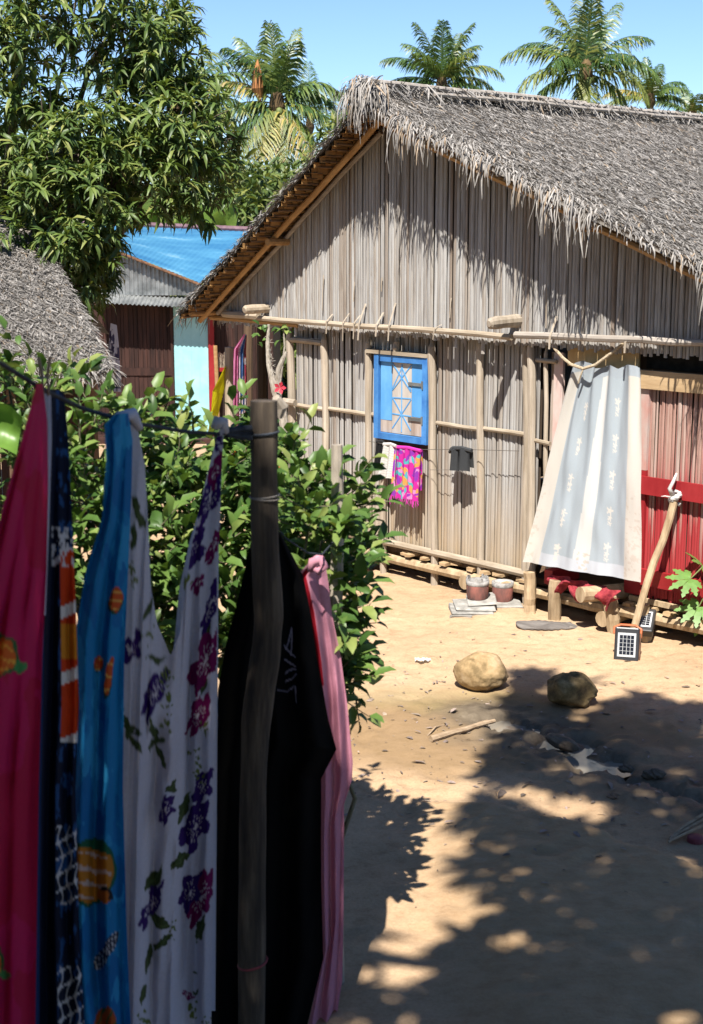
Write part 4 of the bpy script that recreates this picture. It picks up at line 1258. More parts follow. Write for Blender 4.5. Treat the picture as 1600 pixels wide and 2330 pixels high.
sp = gnd(1085, 1384)
slab_t = thing('hearth_slab', 'flat ashy stones stacked under the clay stoves', 'hearth', (sp[0], sp[1], 0))
for lo, hi in (((-0.20, -0.24, -0.01), (0.10, 0.02, 0.035)), ((-0.17, -0.20, 0.035), (0.12, 0.06, 0.060)), ((-0.08, -0.17, 0.060), (0.13, 0.10, 0.083)), ((0.02, -0.05, -0.01), (0.33, 0.16, 0.03)), ((-0.21, -0.28, -0.012), (-0.06, -0.20, 0.015))):
    o = MB().box(lo, hi, 0.012).build('slab_stone', 'ash', slab_t)
    bm = o.modifiers.new('edge', 'BEVEL')
    bm.width = 0.006
def stove(name, label, pos, r, h, notched, rz):
    root = thing(name, label, 'stove', pos, rz, 'clay stoves on the hearth')
    V, F = lathe([(r * 0.86, 0.0), (r * 0.95, h * 0.2), (r, h * 0.62), (r * 0.98, h * 0.78)], 24, 0.01)
    link('body', nmesh('body', V, F, smooth=True), 'stove', root)
    V, F = lathe([(r * 0.99, h * 0.76), (r * 1.03, h * 0.80), (r * 1.04, h), (r * 0.84, h), (r * 0.78, h * 0.7), (r * 0.6, h * 0.55), (0.001, h * 0.5)], 24, 0.012)
    link('rim', nmesh('rim', V, F, smooth=False), 'stoverim', root)
    V, F = lathe([(r * 0.70, h * 0.72), (0.001, h * 0.72)], 20)
    link('ash_bed', nmesh('ash_bed', V, F), 'soot_and_dark_gap', root)
    if notched:
        for a in (0.35, 2.4, 4.4):
            c_, s2 = math.cos(a), math.sin(a)
            o = MB()
            n = 5
            for k in range(n):
                a0, a1 = a - 0.42 + 0.84 * k / n, a - 0.42 + 0.84 * (k + 1) / n
                q = lambda rr, aa, z: (rr * math.cos(aa), rr * math.sin(aa), z)
                zt_ = h * (1.16 + 0.05 * math.sin(k * 2.0))
                z0 = h * 0.985
                o.quad(q(r * 1.03, a0, z0), q(r * 1.03, a1, z0), q(r * 1.0, a1, zt_), q(r * 1.0, a0, zt_))
                o.quad(q(r * 0.84, a1, z0), q(r * 0.84, a0, z0), q(r * 0.86, a0, zt_), q(r * 0.86, a1, zt_))
                o.quad(q(r * 1.0, a0, zt_), q(r * 1.0, a1, zt_), q(r * 0.86, a1, zt_), q(r * 0.86, a0, zt_))
            for aa in (a - 0.42, a + 0.42):
                o.quad((r * 1.03 * math.cos(aa), r * 1.03 * math.sin(aa), h * 0.985), (r * 0.84 * math.cos(aa), r * 0.84 * math.sin(aa), h * 0.985), (r * 0.86 * math.cos(aa), r * 0.86 * math.sin(aa), h * 1.17), (r * 1.0 * math.cos(aa), r * 1.0 * math.sin(aa), h * 1.17))
            o.build('pot_rest', 'stoverim', root)
    return root
stove('clay_stove', 'notched reddish clay stove in front on the hearth stones', (sp[0] + 0.0, sp[1] - 0.03, 0.084), 0.082, 0.135, True, 0.3)
s2p = gnd(1138, 1378)
stove('clay_stove', 'plain-rimmed clay stove standing behind the notched one', (s2p[0] + 0.02, s2p[1] + 0.03, 0.03), 0.078, 0.145, False, 0.0)
def stone(name, label, pos, rx, ry, rz, mat, seed, rough=0.10, sink=0.2, cat='stone'):
    n, mseg = 64, 40
    th = np.linspace(0, 2 * np.pi, n, endpoint=False)
    ph = np.linspace(-np.pi / 2, np.pi / 2, mseg)
    T, Pp = np.meshgrid(th, ph, indexing='ij')
    x, y, z = np.cos(Pp) * np.cos(T), np.cos(Pp) * np.sin(T), np.sin(Pp)
    d = 1 + rough * 2 * (fbm(x * 2.2 + z * 1.3 + 20 + seed, y * 2.2 - z + 20, 4, seed) - 0.5) + rough * 0.6 * (fbm(x * 6 + z * 5 + 40, y * 6 + 40 - z * 4, 3, seed + 3) - 0.5)
    _g = np.random.default_rng(seed + 900)
    for _ in range(9):   # chipped faces
        nv = norm(_g.normal(0, 1, 3))
        h_ = x * nv[0] + y * nv[1] + z * nv[2]
        d = np.minimum(d, np.where(h_ > 0.3, _g.uniform(0.84, 0.97) / np.maximum(h_, 0.3), 9) * (1 + 0.05 * (fbm(x * 7 + 60, y * 7 + z * 6 + 60, 3, seed) - 0.5)))
    V = np.stack([x * rx * d, y * ry * d, z * rz * d + rz * (1 - sink)], -1)
    id_ = np.arange(n * mseg).reshape(n, mseg)
    nx = np.roll(id_, -1, 0)
    q = np.stack([id_[:, :-1], nx[:, :-1], nx[:, 1:], id_[:, 1:]], -1).reshape(-1, 4)
    return tag(link(name, nmesh(name, V.reshape(-1, 3), q, smooth=True), mat, None, Vector(pos)), label, cat)
p = gnd(1095, 1562)
stone('stone', 'smooth sandy boulder lying in the sun, the paler of two', (p[0], p[1], 0), 0.166, 0.15, 0.118, 'stone', 3, 0.16, 0.2)
p = gnd(1298, 1600)
stone('stone', 'dark rough boulder half in tree shade beside the puddle', (p[0], p[1] + 0.02, 0), 0.150, 0.13, 0.100, 'stonedark', 8, 0.30, 0.25)
p = gnd(1130, 1360)
stone('stone', 'sandy rock behind the clay stoves against the hut stilts', (p[0] + 0.06, p[1] + 0.16, 0), 0.16, 0.09, 0.13, 'stone', 5, 0.2, 0.3)
p = gnd(1278, 1690)
o = stone('mud_lump', 'wet brown lump sticking out of the puddle', (p[0], p[1], -0.03), 0.045, 0.12, 0.04, 'mudlog', 6, 0.12, 0.2, 'mud lump')
o.rotation_euler = (0, 0, math.radians(35))
for px, py, rx, ry, rz, lb in ((1425, 1752, 0.04, 0.03, 0.025, 'dark clod at the right end of the puddle'), (1490, 1765, 0.055, 0.035, 0.03, 'larger dark clod right of the puddle end'), (1395, 1815, 0.035, 0.025, 0.02, 'small dark clod below the puddle in the shade')):
    p = gnd(px, py)
    stone('soil_clod', lb, (p[0], p[1], -0.005), rx, ry, rz * 0.8, 'mudlog', int(px), 0.6, 0.5, 'clod')
# mat on the ground
p0 = gnd(1245, 1428)
V, F = [], []
nn_ = 26
for i in range(nn_ + 1):
    for j in range(9):
        x, y = -0.215 + 0.43 * i / nn_, -0.11 + 0.22 * j / 8
        sk = 0.05 * x
        ed = 1.0 - 0.12 * (abs(y) / 0.11) ** 2 + 0.05 * math.sin(i * 1.7) * (j in (0, 8))
        V.append((x * (1 - 0.25 * (y / 0.11) ** 2) , y * ed * (1 - 0.55 * max(0, x / 0.215) ** 2) + sk, 0.018 + 0.012 * math.sin(x * 22) * math.cos(y * 17)))
for i in range(nn_):
    for j in range(8):
        a = i * 9 + j
        F.append((a, a + 9, a + 10, a + 1))
mt = tag(link('floor_mat', nmesh('floor_mat', V, F, smooth=True), 'mat', None, Vector((p0[0], p0[1], 0.004))), 'worn dark grey mat lying flat on the sand by the door', 'mat')
sol = mt.modifiers.new('thickness', 'SOLIDIFY')
sol.thickness = 0.016
mt.rotation_euler = (0, 0, math.radians(-8))
# stick by the puddle
a, b = gnd(980, 1692), gnd(1125, 1650)
st = thing('dry_stick', 'long dry forked stick lying on the sand left of the puddle', 'stick', (a[0], a[1], 0))
d = b - a
MB().tube(wob((0, 0, 0.025), (d[0], d[1], 0.025), 7, 0.003, 5), np.linspace(0.019, 0.012, 7).tolist(), 8).build('stem', 'stick', st)
MB().tube(wob((0.03, 0.04, 0.02), (d[0] * 0.9, d[1] * 0.9 + 0.05, 0.018), 7, 0.004, 6), 0.007, 6).build('side_branch', 'stick', st)
q = gnd(1010, 1655) - a
q2 = gnd(972, 1680) - a
MB().tube([(q2[0], q2[1], 0.012), ((q[0] + q2[0]) / 2, (q[1] + q2[1]) / 2 + 0.01, 0.03), (q[0], q[1], 0.012)], 0.005, 6).build('twig', 'stick', st)
# twigs and a red lid at the right edge of the packed pad
a, b = gnd(1520, 1925), gnd(1640, 1880)
st2 = thing('twig_bundle', 'thin grey twigs poking out at the pad edge beside the red lid', 'twigs', (a[0], a[1], 0))
d = b - a
for k in range(3):
    MB().tube(wob((0.01 * k, 0.02 * k, 0.02), (d[0], d[1] + 0.03 * k, 0.05 + 0.012 * k), 5, 0.004, k), 0.006 + 0.002 * k, 6).build('twig', 'stick', st2)
p = gnd(1582, 1915)
V, F = lathe([(0.001, 0.028), (0.030, 0.028), (0.037, 0.022), (0.038, 0.0)], 22)
tag(link('lid', nmesh('lid', V, F, smooth=True), 'redplastic', None, Vector((p[0], p[1], 0.0))), 'round dull red plastic lid lying in the shade at right', 'lid')
# scrap of white plastic
p = gnd(962, 1506)
P = np.zeros((14, 8, 3))
for i in range(14):
    for j in range(8):
        P[i, j] = (0.10 * i / 13 - 0.05, 0.055 * j / 7 - 0.027 + 0.01 * math.sin(i), 0.010 + 0.012 * abs(math.sin(i * 0.9 + j * 0.7)))
tag(link('plastic_scrap', grid_mesh('plastic_scrap', P, np.full((14, 8, 3), 0.72)), 'cloth', None, Vector((p[0], p[1], 0.0))), 'small crumpled white plastic scrap on the sunlit sand', 'litter')
# dead leaves and chips scattered on the yard
n = 620
px = R.normal(0.8, 0.75, n)
py = R.normal(7.3, 0.9, n)
k = (py > 4.6) & (py < 10)
px, py = px[k], py[k]
n = len(px)
P = np.stack([px, py, ground_z(px, py) + 0.006], -1)
a = R.uniform(0, 2 * np.pi, n)
V, T, rn = merge_leaves(P, np.stack([np.cos(a), np.sin(a), R.normal(0, 0.15, n)], -1), np.tile([0.0, 0.0, 1.0], (n, 1)) + R.normal(0, 0.2, (n, 3)), R.gamma(2.0, 0.011, n) + 0.007, leaf_t(0.36, 0.1, 0.35))
cc = np.repeat(np.stack([R.uniform(0.16, 0.55, n), R.uniform(0.5, 1, n)], -1), 8, 0)
Cc = np.stack([cc[:, 0], cc[:, 0] * 0.78, cc[:, 0] * (0.42 + 0.3 * cc[:, 1])], -1)
lt = link('leaf_litter', nmesh('leaf_litter', V, T, {'Col': Cc}), 'litter', kind='stuff')
tag(lt, 'scattered dead leaves and chips on the yard soil', 'leaf litter')

# ------------------------------------------------------------------ foliage builders
def rosettes(P, out, nleaf, ln, spread=(0.35, 1.25)):
    """whorls of leaves at twig tips: for each tip nleaf leaves fanned round its direction, drooping"""
    n = len(P)
    out = norm(out)
    a = np.tile([0.0, 0.0, 1.0], (n, 1))
    sx = norm(np.cross(out, a) + 1e-4)
    sy = np.cross(out, sx)
    PP, DD, UU, SC = [], [], [], []
    for k in range(nleaf):
        th = k * 2.4 + R.uniform(0, 0.6, n)
        sp = R.uniform(spread[0], spread[1], n)
        d = out * np.cos(sp)[:, None] + (sx * np.cos(th)[:, None] + sy * np.sin(th)[:, None]) * np.sin(sp)[:, None]
        d[:, 2] -= R.uniform(0.0, 0.45, n)
        PP.append(P - out * (0.10 * ln * k / nleaf * 3)[:, None] if hasattr(ln, 'shape') else P - out * (0.30 * ln * k / nleaf))
        DD.append(norm(d))
        UU.append(norm(out * 0.6 + [0, 0, 1.0] + R.normal(0, 0.25, (n, 3))))
        SC.append(ln * R.uniform(0.7, 1.15, n))
    return np.concatenate(PP), np.concatenate(DD), np.concatenate(UU), np.concatenate(SC)
def foliage(root, P, D, U, SC, tpl, mat, nparts=300, leaf_name='leaf', near=EYE):
    """the leaves that show largest are single objects, the rest one mass"""
    V0 = (P[:, 0] - 0) ** 2
    vis = np.abs(P[:, 0] / np.maximum(P[:, 1], 0.1)) < 0.27
    d = np.linalg.norm(P - near, axis=1) / SC + np.where(vis, 0, 1e6)
    o = np.argsort(d)
    sel, rest = o[:nparts], o[nparts:]
    me = nmesh(leaf_name, tpl[0], tpl[1])
    me.materials.append(MAT[mat])
    if nparts:
        leaf_objects(leaf_name, P[sel], D[sel], U[sel], SC[sel], me, None, root)
    V, T, rn = merge_leaves(P[rest], D[rest], U[rest], SC[rest], tpl)
    link('foliage', nmesh('foliage', rel(V, root), T, {'rnd': rn}), mat, root, kind='stuff')
def limb(root, name, pts, r0, r1, mat='bark', seg=8):
    pts = rel(pts, root)
    n = len(pts)
    return MB().tube(pts, np.linspace(r0, r1, n).tolist(), seg).build(name, mat, root, smooth=True)
MANGO = leaf_t(0.21, 0.36, 0.45)
CITRUS = leaf_t(0.48, 0.18, 0.5, 0.45)

# ------------------------------------------------------------------ mango tree on the left
mb_ = dep(-120, 1000, 15.2)
mango = thing('mango_tree', 'big leafy mango tree rising behind the small thatched roof at left', 'tree', (mb_[0], mb_[1], -0.15))
blobs = [(-60, 30, 15, .75), (60, 40, 14.6, .75), (170, 40, 14.8, .7), (270, 40, 15, .65), (330, 110, 15, .5), (390, 40, 15.5, .30), (400, 130, 15.2, .35), (40, 170, 14.4, .6),
         (-80, 260, 14.5, .9), (110, 310, 14.2, .6), (205, 350, 14.3, .55), (20, 420, 15.4, .6), (290, 300, 14.8, .6), (380, 290, 14.7, .55), (440, 280, 14.9, .5), (480, 330, 15.1, .40), (340, 210, 15.2, .45),
         (400, 380, 14.6, .55), (470, 430, 14.8, .42), (290, 410, 14.3, .55), (180, 430, 14.1, .6), (110, 500, 14.0, .55), (205, 500, 14.1, .42), (60, 540, 14.6, .35), (150, 580, 14.0, .5),
         (195, 580, 14.2, .32), (190, 650, 14.3, .30), (-60, 520, 15.5, .5), (460, 210, 15.4, .22), (225, 560, 14.2, .20), (225, 625, 14.4, .16), (90, 610, 13.9, .3)]
Ps, Os = [], []
for (bx, by, bd, br) in blobs:
    c0 = dep(bx, by, bd)
    k = int(135 * br ** 1.9) + 12
    o = norm(R.normal(0, 1, (k, 3)))
    rr = br * R.uniform(0.45, 1.05, k) ** 0.6
    Ps.append(c0 + o * rr[:, None] * [1, 1.1, 0.9])
    Os.append(norm(o * [1, 1, 0.8] + [0, -0.15, 0.45]))
P, O = np.concatenate(Ps), np.concatenate(Os)
lp_, ld_, lu_, ls_ = rosettes(P, O, 11, 0.178, (0.3, 1.45))
ls_ *= R.uniform(0.7, 1.25, len(ls_))
foliage(mango, lp_, ld_, lu_, ls_, MANGO, 'mango', 300)
trunk_top = dep(40, 520, 15.4)
tr_pts = wob((mb_[0], mb_[1], -0.3), trunk_top, 7, 0.03, 3)
limb(mango, 'trunk', tr_pts, 0.22, 0.15, 'bark', 12)
for i, (bx, by, bd, br) in enumerate(blobs):
    c0 = dep(bx, by, bd)
    st_ = tr_pts[-1 - (i % 3)] if by < 480 else tr_pts[-3]
    mid = (st_ + c0) / 2 + R.normal(0, 0.12, 3) + [0, 0.1, 0.0]
    limb(mango, 'limb', np.array([st_, (st_ + mid) / 2 + R.normal(0, .05, 3), mid, (mid + c0) / 2 + R.normal(0, .05, 3), c0]), 0.055 if br > .5 else 0.035, 0.010, 'bark', 6)
    for _ in range(4):
        e_ = c0 + norm(R.normal(0, 1, 3)) * br * 0.8
        limb(mango, 'twig', np.array([c0 + (mid - c0) * 0.2, (c0 + e_) / 2 + R.normal(0, .04, 3), e_]), 0.012, 0.004, 'bark', 5)

# ------------------------------------------------------------------ shade tree standing beside the photographer: its crown spreads over the clothesline
shade = thing('shade_tree', 'tall mango tree beside the clothesline whose crown shades the foreground', 'tree', (4.2, 0.6, -0.02))
sdir = TO_SUN / TO_SUN[2]
def in_shade(x, y):
    lim = np.interp(x, [-3.0, -0.6, -0.05, 0.05, 0.13, 0.33, 0.45, 0.53, 0.65, 0.82, 0.95, 1.08, 1.5, 2.0, 2.6, 3.5, 5.0], [5.6, 5.75, 5.7, 5.2, 4.35, 4.75, 5.2, 5.95, 6.6, 7.2, 8.0, 8.5, 8.2, 7.85, 7.8, 7.6, 6.5])
    return y < lim
k = 7600
fx = R.uniform(-2.6, 4.6, k)
fy = R.uniform(0.2, 9.0, k)
jx, jy = fx + 0.16 * (fbm(fx * 2.7 + 9, fy * 2.7 + 9, 3, 17) - 0.5), fy + 0.5 * (fbm(fx * 1.5 + 30, fy * 1.5 + 30, 3, 19) - 0.5)
keep = in_shade(jx, jy)
# a thin scatter of holes lets the sun through in spots near the lower edge
hole = fbm(fx * 2.6 + 50, fy * 2.6 + 50, 2, 23)
keep &= ~((hole > 0.60) & (fy < 5.2 + 1.2 * (fx < 0.9)) & (fx > 0.05))
keep &= ~((hole > 0.70) & (fx > 0.2))
fx, fy = fx[keep], fy[keep]
hz_ = R.uniform(5.6, 7.6, len(fx))
P = np.stack([fx, fy, np.zeros_like(fx)], -1) + sdir * hz_[:, None]
k = 2600
P_top = P.copy()
P = np.concatenate([P, np.stack([R.uniform(-4.5, 5.5, k), R.uniform(-4.6, -2.2, k), R.uniform(0.6, 8.0, k)], -1), np.stack([R.uniform(-5.6, -3.4, k // 2), R.uniform(-3.0, 2.2, k // 2), R.uniform(0.6, 7.5, k // 2)], -1)])  # unseen low foliage added behind and at left to dim cloths and wall
O = norm(R.normal(0, 1, P.shape) * [1, 1, 0.5] + [0, 0, 0.3])
lp_, ld_, lu_, ls_ = rosettes(P, O, 9, 0.21)
V, T, rn = merge_leaves(lp_, ld_, lu_, ls_, leaf_t(0.26, 0.25, 0.4))
link('foliage', nmesh('foliage', rel(V, shade), T, {'rnd': rn}), 'mango', shade, kind='stuff')
tt = wob((4.2, 0.6, -0.2), (3.0, 0.8, 5.6), 7, 0.05, 9)
limb(shade, 'trunk', tt, 0.28, 0.18, 'bark', 12)
for i in range(0, len(P_top), max(1, len(P_top) // 26)):
    e_ = P_top[i]
    s0 = tt[-1]
    limb(shade, 'limb', np.array([s0, s0 * 0.6 + e_ * 0.4 + R.normal(0, .15, 3), s0 * 0.25 + e_ * 0.75 + R.normal(0, .1, 3), e_]), 0.08, 0.012, 'bark', 6)

# unseen tree added left of the picture to cut fill light on the gable
blocker = thing('added_blocker_tree', 'unseen leafy tree added beyond the left picture edge to dim the gable wall', 'tree', (-6.0, 4.2, -0.02))
k = 3400
P = np.stack([R.uniform(-7.4, -4.6, k), R.uniform(0.5, 7.2, k), 0.4 + 6.8 * R.random(k)], -1)
O = norm(R.normal(0, 1, P.shape) * [1, 1, 0.5] + [0.3, 0, 0.3])
V, T, rn = merge_leaves(*rosettes(P, O, 8, 0.24), leaf_t(0.30, 0.25, 0.4))
link('foliage', nmesh('foliage', rel(V, blocker), T, {'rnd': rn}), 'mango', blocker, kind='stuff')
limb(blocker, 'trunk', wob((-6.0, 4.2, -0.2), (-5.9, 4.0, 5.5), 7, 0.05, 5), 0.2, 0.08, 'bark', 10)
for i in range(0, k, 160):
    limb(blocker, 'limb', np.array([[-5.95, 4.1, 1.2 + 0.5 * P[i][2]], P[i] * 0.5 + np.array([-5.95, 4.1, 1.0 + 0.6 * P[i][2]]) * 0.5, P[i]]), 0.05, 0.01, 'bark', 6)

# ------------------------------------------------------------------ citrus shrubs
def citrus_shrub(name, label, base, blobs, sprigs, nparts=300, dens=1.0):
    root = thing(name, label, 'shrub', base)
    P, D, U, SC = [], [], [], []
    stem_b = np.array(base, float)
    def spray(s, d, L, nl, ln):
        d = d / np.linalg.norm(d)
        side = np.cross(d, [0, 0, 1.0])
        side /= np.linalg.norm(side) + 1e-6
        upv = np.cross(side, d)
        pts = [s]
        for i in range(nl):
            t = (i + 0.6) / nl
            q = s + d * L * t + np.array([0, 0, -0.10 * L * t * t]) + R.normal(0, 0.006, 3)
            a = i * 2.4 + R.uniform(-0.4, 0.4)
            ld = d * R.uniform(0.35, 0.75) + (side * math.cos(a) + upv * math.sin(a) * 0.7) * R.uniform(0.6, 1.0) + np.array([0, 0, R.uniform(-0.15, 0.3)])
            P.append(q)
            D.append(ld)
            U.append(np.array([0, 0, 1.0]) + R.normal(0, 0.35, 3) + np.array([0, -0.25, 0]))
            SC.append(ln * R.uniform(0.65, 1.2))
            if i % 2:
                pts.append(q)
        P.append(s + d * L)
        D.append(d + R.normal(0, 0.2, 3))
        U.append(np.array([0, -0.3, 1.0]))
        SC.append(ln)
        pts.append(s + d * L)
        return np.array(pts)
    tw = MB()
    for (bx, by, bd, br) in blobs:
        c0 = dep(bx, by, bd)
        for _ in range(int(dens * (250 * br ** 1.6) + 5)):
            o = norm(R.normal(0, 1, 3))
            s = c0 + o * br * R.uniform(0.15, 0.85) * np.array([1, 1, 0.95])
            pts = spray(s, o * np.array([1, 1, 0.7]) + np.array([0, -0.1, 0.55]), R.uniform(0.10, 0.19), R.integers(5, 9), R.uniform(0.056, 0.095))
            tw.tube(rel(pts, root), np.linspace(0.0032, 0.0015, len(pts)).tolist(), 4, False)
        mid = (stem_b + c0) / 2 + R.normal(0, 0.06, 3)
        limb(root, 'branch', np.array([stem_b + R.normal(0, 0.02, 3) * [1, 1, 0], stem_b * 0.6 + mid * 0.4 + R.normal(0, .03, 3), mid, (mid + c0) / 2 + R.normal(0, .03, 3), c0]), 0.013, 0.004, 'twig', 6)
    for (x0, y0, d0, x1, y1, d1, nl, ln) in sprigs:
        a, b = dep(x0, y0, d0), dep(x1, y1, d1)
        pts = spray(a, b - a, np.linalg.norm(b - a), nl, ln)
        tw.tube(rel(pts, root), np.linspace(0.005, 0.002, len(pts)).tolist(), 5, False)
    tw.build('twigs', 'twig', root, kind='stuff')
    foliage(root, np.array(P), np.array(D), np.array(U), np.array(SC), CITRUS, 'citrus', nparts)
    return root
bL = dep(230, 1500, 4.95)
citrus_shrub('citrus_shrub', 'leafy green citrus shrub behind the red and blue cloths at left', (bL[0], bL[1], 0.0),
    [(20, 880, 5.28, 0.088), (110, 880, 5.46, 0.097), (30, 1090, 4.93, 0.194), (60, 960, 5.19, 0.088), (180, 1050, 5.10, 0.176), (260, 1000, 5.28, 0.132), (210, 1150, 5.02, 0.194), (290, 1130, 5.19, 0.194), (160, 1270, 4.93, 0.194), (270, 1270, 4.93, 0.211), (60, 1250, 4.93, 0.211), (330, 1230, 5.10, 0.176), (200, 1400, 4.84, 0.220), (330, 1380, 4.93, 0.176), (30, 1420, 4.84, 0.220)],
    [(265, 960, 5.28, 250, 885, 5.19, 8, 0.075), (85, 900, 5.28, 120, 840, 5.19, 7, 0.070), (30, 880, 5.28, 20, 825, 5.19, 7, 0.070), (330, 1000, 5.28, 300, 930, 5.19, 7, 0.070)], 300, 0.85)
bM = dep(440, 1600, 5.1)
citrus_shrub('citrus_shrub', 'dense citrus shrub between the white flowered cloth and the line post', (bM[0], bM[1], 0.0),
    [(390, 1070, 5.42, 0.172), (455, 1070, 5.50, 0.129), (545, 1065, 5.50, 0.129), (530, 1110, 5.42, 0.163), (450, 1120, 5.33, 0.181), (380, 1170, 5.16, 0.172), (540, 1200, 5.33, 0.172), (460, 1230, 5.16, 0.189), (370, 1300, 5.07, 0.189), (540, 1300, 5.16, 0.172), (450, 1350, 4.99, 0.189), (380, 1420, 4.99, 0.172), (560, 1400, 5.16, 0.172), (470, 1480, 4.99, 0.172)],
    [(360, 980, 5.42, 385, 885, 5.33, 9, 0.073), (440, 980, 5.42, 430, 900, 5.33, 7, 0.069), (530, 960, 5.50, 560, 890, 5.50, 7, 0.069)], 300, 0.9)
bR = dep(690, 1700, 4.85)
citrus_shrub('citrus_shrub', 'citrus shrub right of the line post with twigs reaching over the yard', (bR[0], bR[1], 0.0),
    [(710, 1165, 4.82, .06), (736, 1210, 4.82, .07), (720, 1290, 4.80, .10), (736, 1370, 4.80, .08), (655, 1050, 5.44, 0.084), (660, 1130, 5.26, 0.142), (715, 1160, 5.26, 0.115), (700, 1200, 5.18, 0.167), (728, 1190, 5.26, 0.117), (640, 1230, 5.18, 0.150), (718, 1270, 5.18, 0.125), (700, 1300, 5.08, 0.167), (723, 1350, 5.08, 0.109), (733, 1430, 5.00, 0.092), (740, 1510, 4.91, 0.071), (700, 1400, 5.00, 0.150), (748, 1570, 4.91, 0.042), (660, 1500, 4.91, 0.167), (720, 1560, 4.82, 0.150)],
    [(750, 1130, 5.26, 845, 1045, 5.18, 9, 0.079), (780, 1160, 5.26, 885, 1125, 5.18, 8, 0.071), (720, 1100, 5.26, 770, 1065, 5.18, 8, 0.075), (650, 1040, 5.44, 655, 985, 5.34, 8, 0.075), (770, 1250, 5.18, 825, 1235, 5.18, 7, 0.067), (780, 1340, 5.08, 830, 1330, 5.08, 7, 0.067), (785, 1390, 5.08, 830, 1400, 5.00, 7, 0.063), (790, 1470, 5.00, 822, 1480, 5.00, 7, 0.058), (795, 1540, 4.91, 815, 1640, 4.91, 8, 0.058), (780, 1210, 5.18, 840, 1190, 5.08, 7, 0.071)], 300, 0.95)
# stake standing in the shrub
sb = dep(767, 1300, 4.80)
stake = thing('wooden_stake', 'short pale wooden stake standing up out of the shrub by the hut', 'stake', (sb[0], sb[1], 0))
tz = dep(767, 1012, 4.80)[2]
MB().tube(wob((0, 0, -0.05), (0.0, 0, tz), 9, 0.004, 3), [0.026, 0.025, 0.024, 0.024, 0.023, 0.023, 0.023, 0.023, 0.020], 9).build('stake', 'stake', stake)

# ------------------------------------------------------------------ coconut palms
def frond_mesh(L, az, el, droop, width, seed, n=52, dry=False, lift=0.25):
    r = np.random.default_rng(seed)
    h = np.array([math.cos(az), math.sin(az), 0])
    side = np.array([-math.sin(az), math.cos(az), 0])
    pts, tang = [], []
    p = np.zeros(3)
    a = el
    m = 14
    for i in range(m + 1):
        pts.append(p.copy())
        t = h * math.cos(a) + np.array([0, 0, 1]) * math.sin(a)
        tang.append(t)
        p = p + t * L / m
        a -= droop / m * (0.45 + 1.1 * i / m)
    pts, tang = np.array(pts), np.array(tang)
    V, F = [], []
    for k in range(n):
        t = 0.12 + 0.88 * (k + 0.5) / n
        f = t * m
        i = min(int(f), m - 1)
        q = pts[i] + (pts[i + 1] - pts[i]) * (f - i)
        tg = tang[i]
        nrm = np.cross(side, tg)
        ll = width * (0.35 + 0.65 * math.sin(math.pi * min(1, 0.12 + t * 0.86))) * r.uniform(0.88, 1.08)
        for s in (-1, 1):
            d = side * s * (1.0 - 0.4 * t) + tg * (0.40 + 0.45 * t) + nrm * (lift - 0.10) + r.normal(0, 0.11, 3)
            d /= np.linalg.norm(d)
            w = 0.030 * (1 - 0.3 * t)
            e1 = q + d * ll * 0.55
            sag = np.array([0, 0, -1.0]) * ll * r.uniform(0.25, 0.7)
            e2 = q + d * ll * 0.92 + sag
            b = len(V)
            ww_ = tg * w
            V += [q - ww_ * 0.4, q + ww_ * 0.4, e1 - ww_ + sag * 0.2, e1 + ww_ + sag * 0.2, e2 - ww_ * 0.15, e2 + ww_ * 0.15]
            F += [(b, b + 1, b + 3, b + 2), (b + 2, b + 3, b + 5, b + 4)]
    # rachis
    for i in range(m):
        b = len(V)
        w0, w1 = 0.035 * (1 - i / m) + 0.006, 0.035 * (1 - (i + 1) / m) + 0.006
        nr = np.cross(side, tang[i])
        V += [pts[i] - side * w0, pts[i] + nr * w0, pts[i] + side * w0, pts[i + 1] + side * w1, pts[i + 1] + nr * w1, pts[i + 1] - side * w1]
        F += [(b, b + 1, b + 4, b + 5), (b + 1, b + 2, b + 3, b + 4)]
    V = np.array(V)
    return nmesh('frond', V, F, {'rnd': r.random() * 0.25 + np.repeat(r.random(len(V) // 2 + 1), 2)[:len(V)] * 0.5})
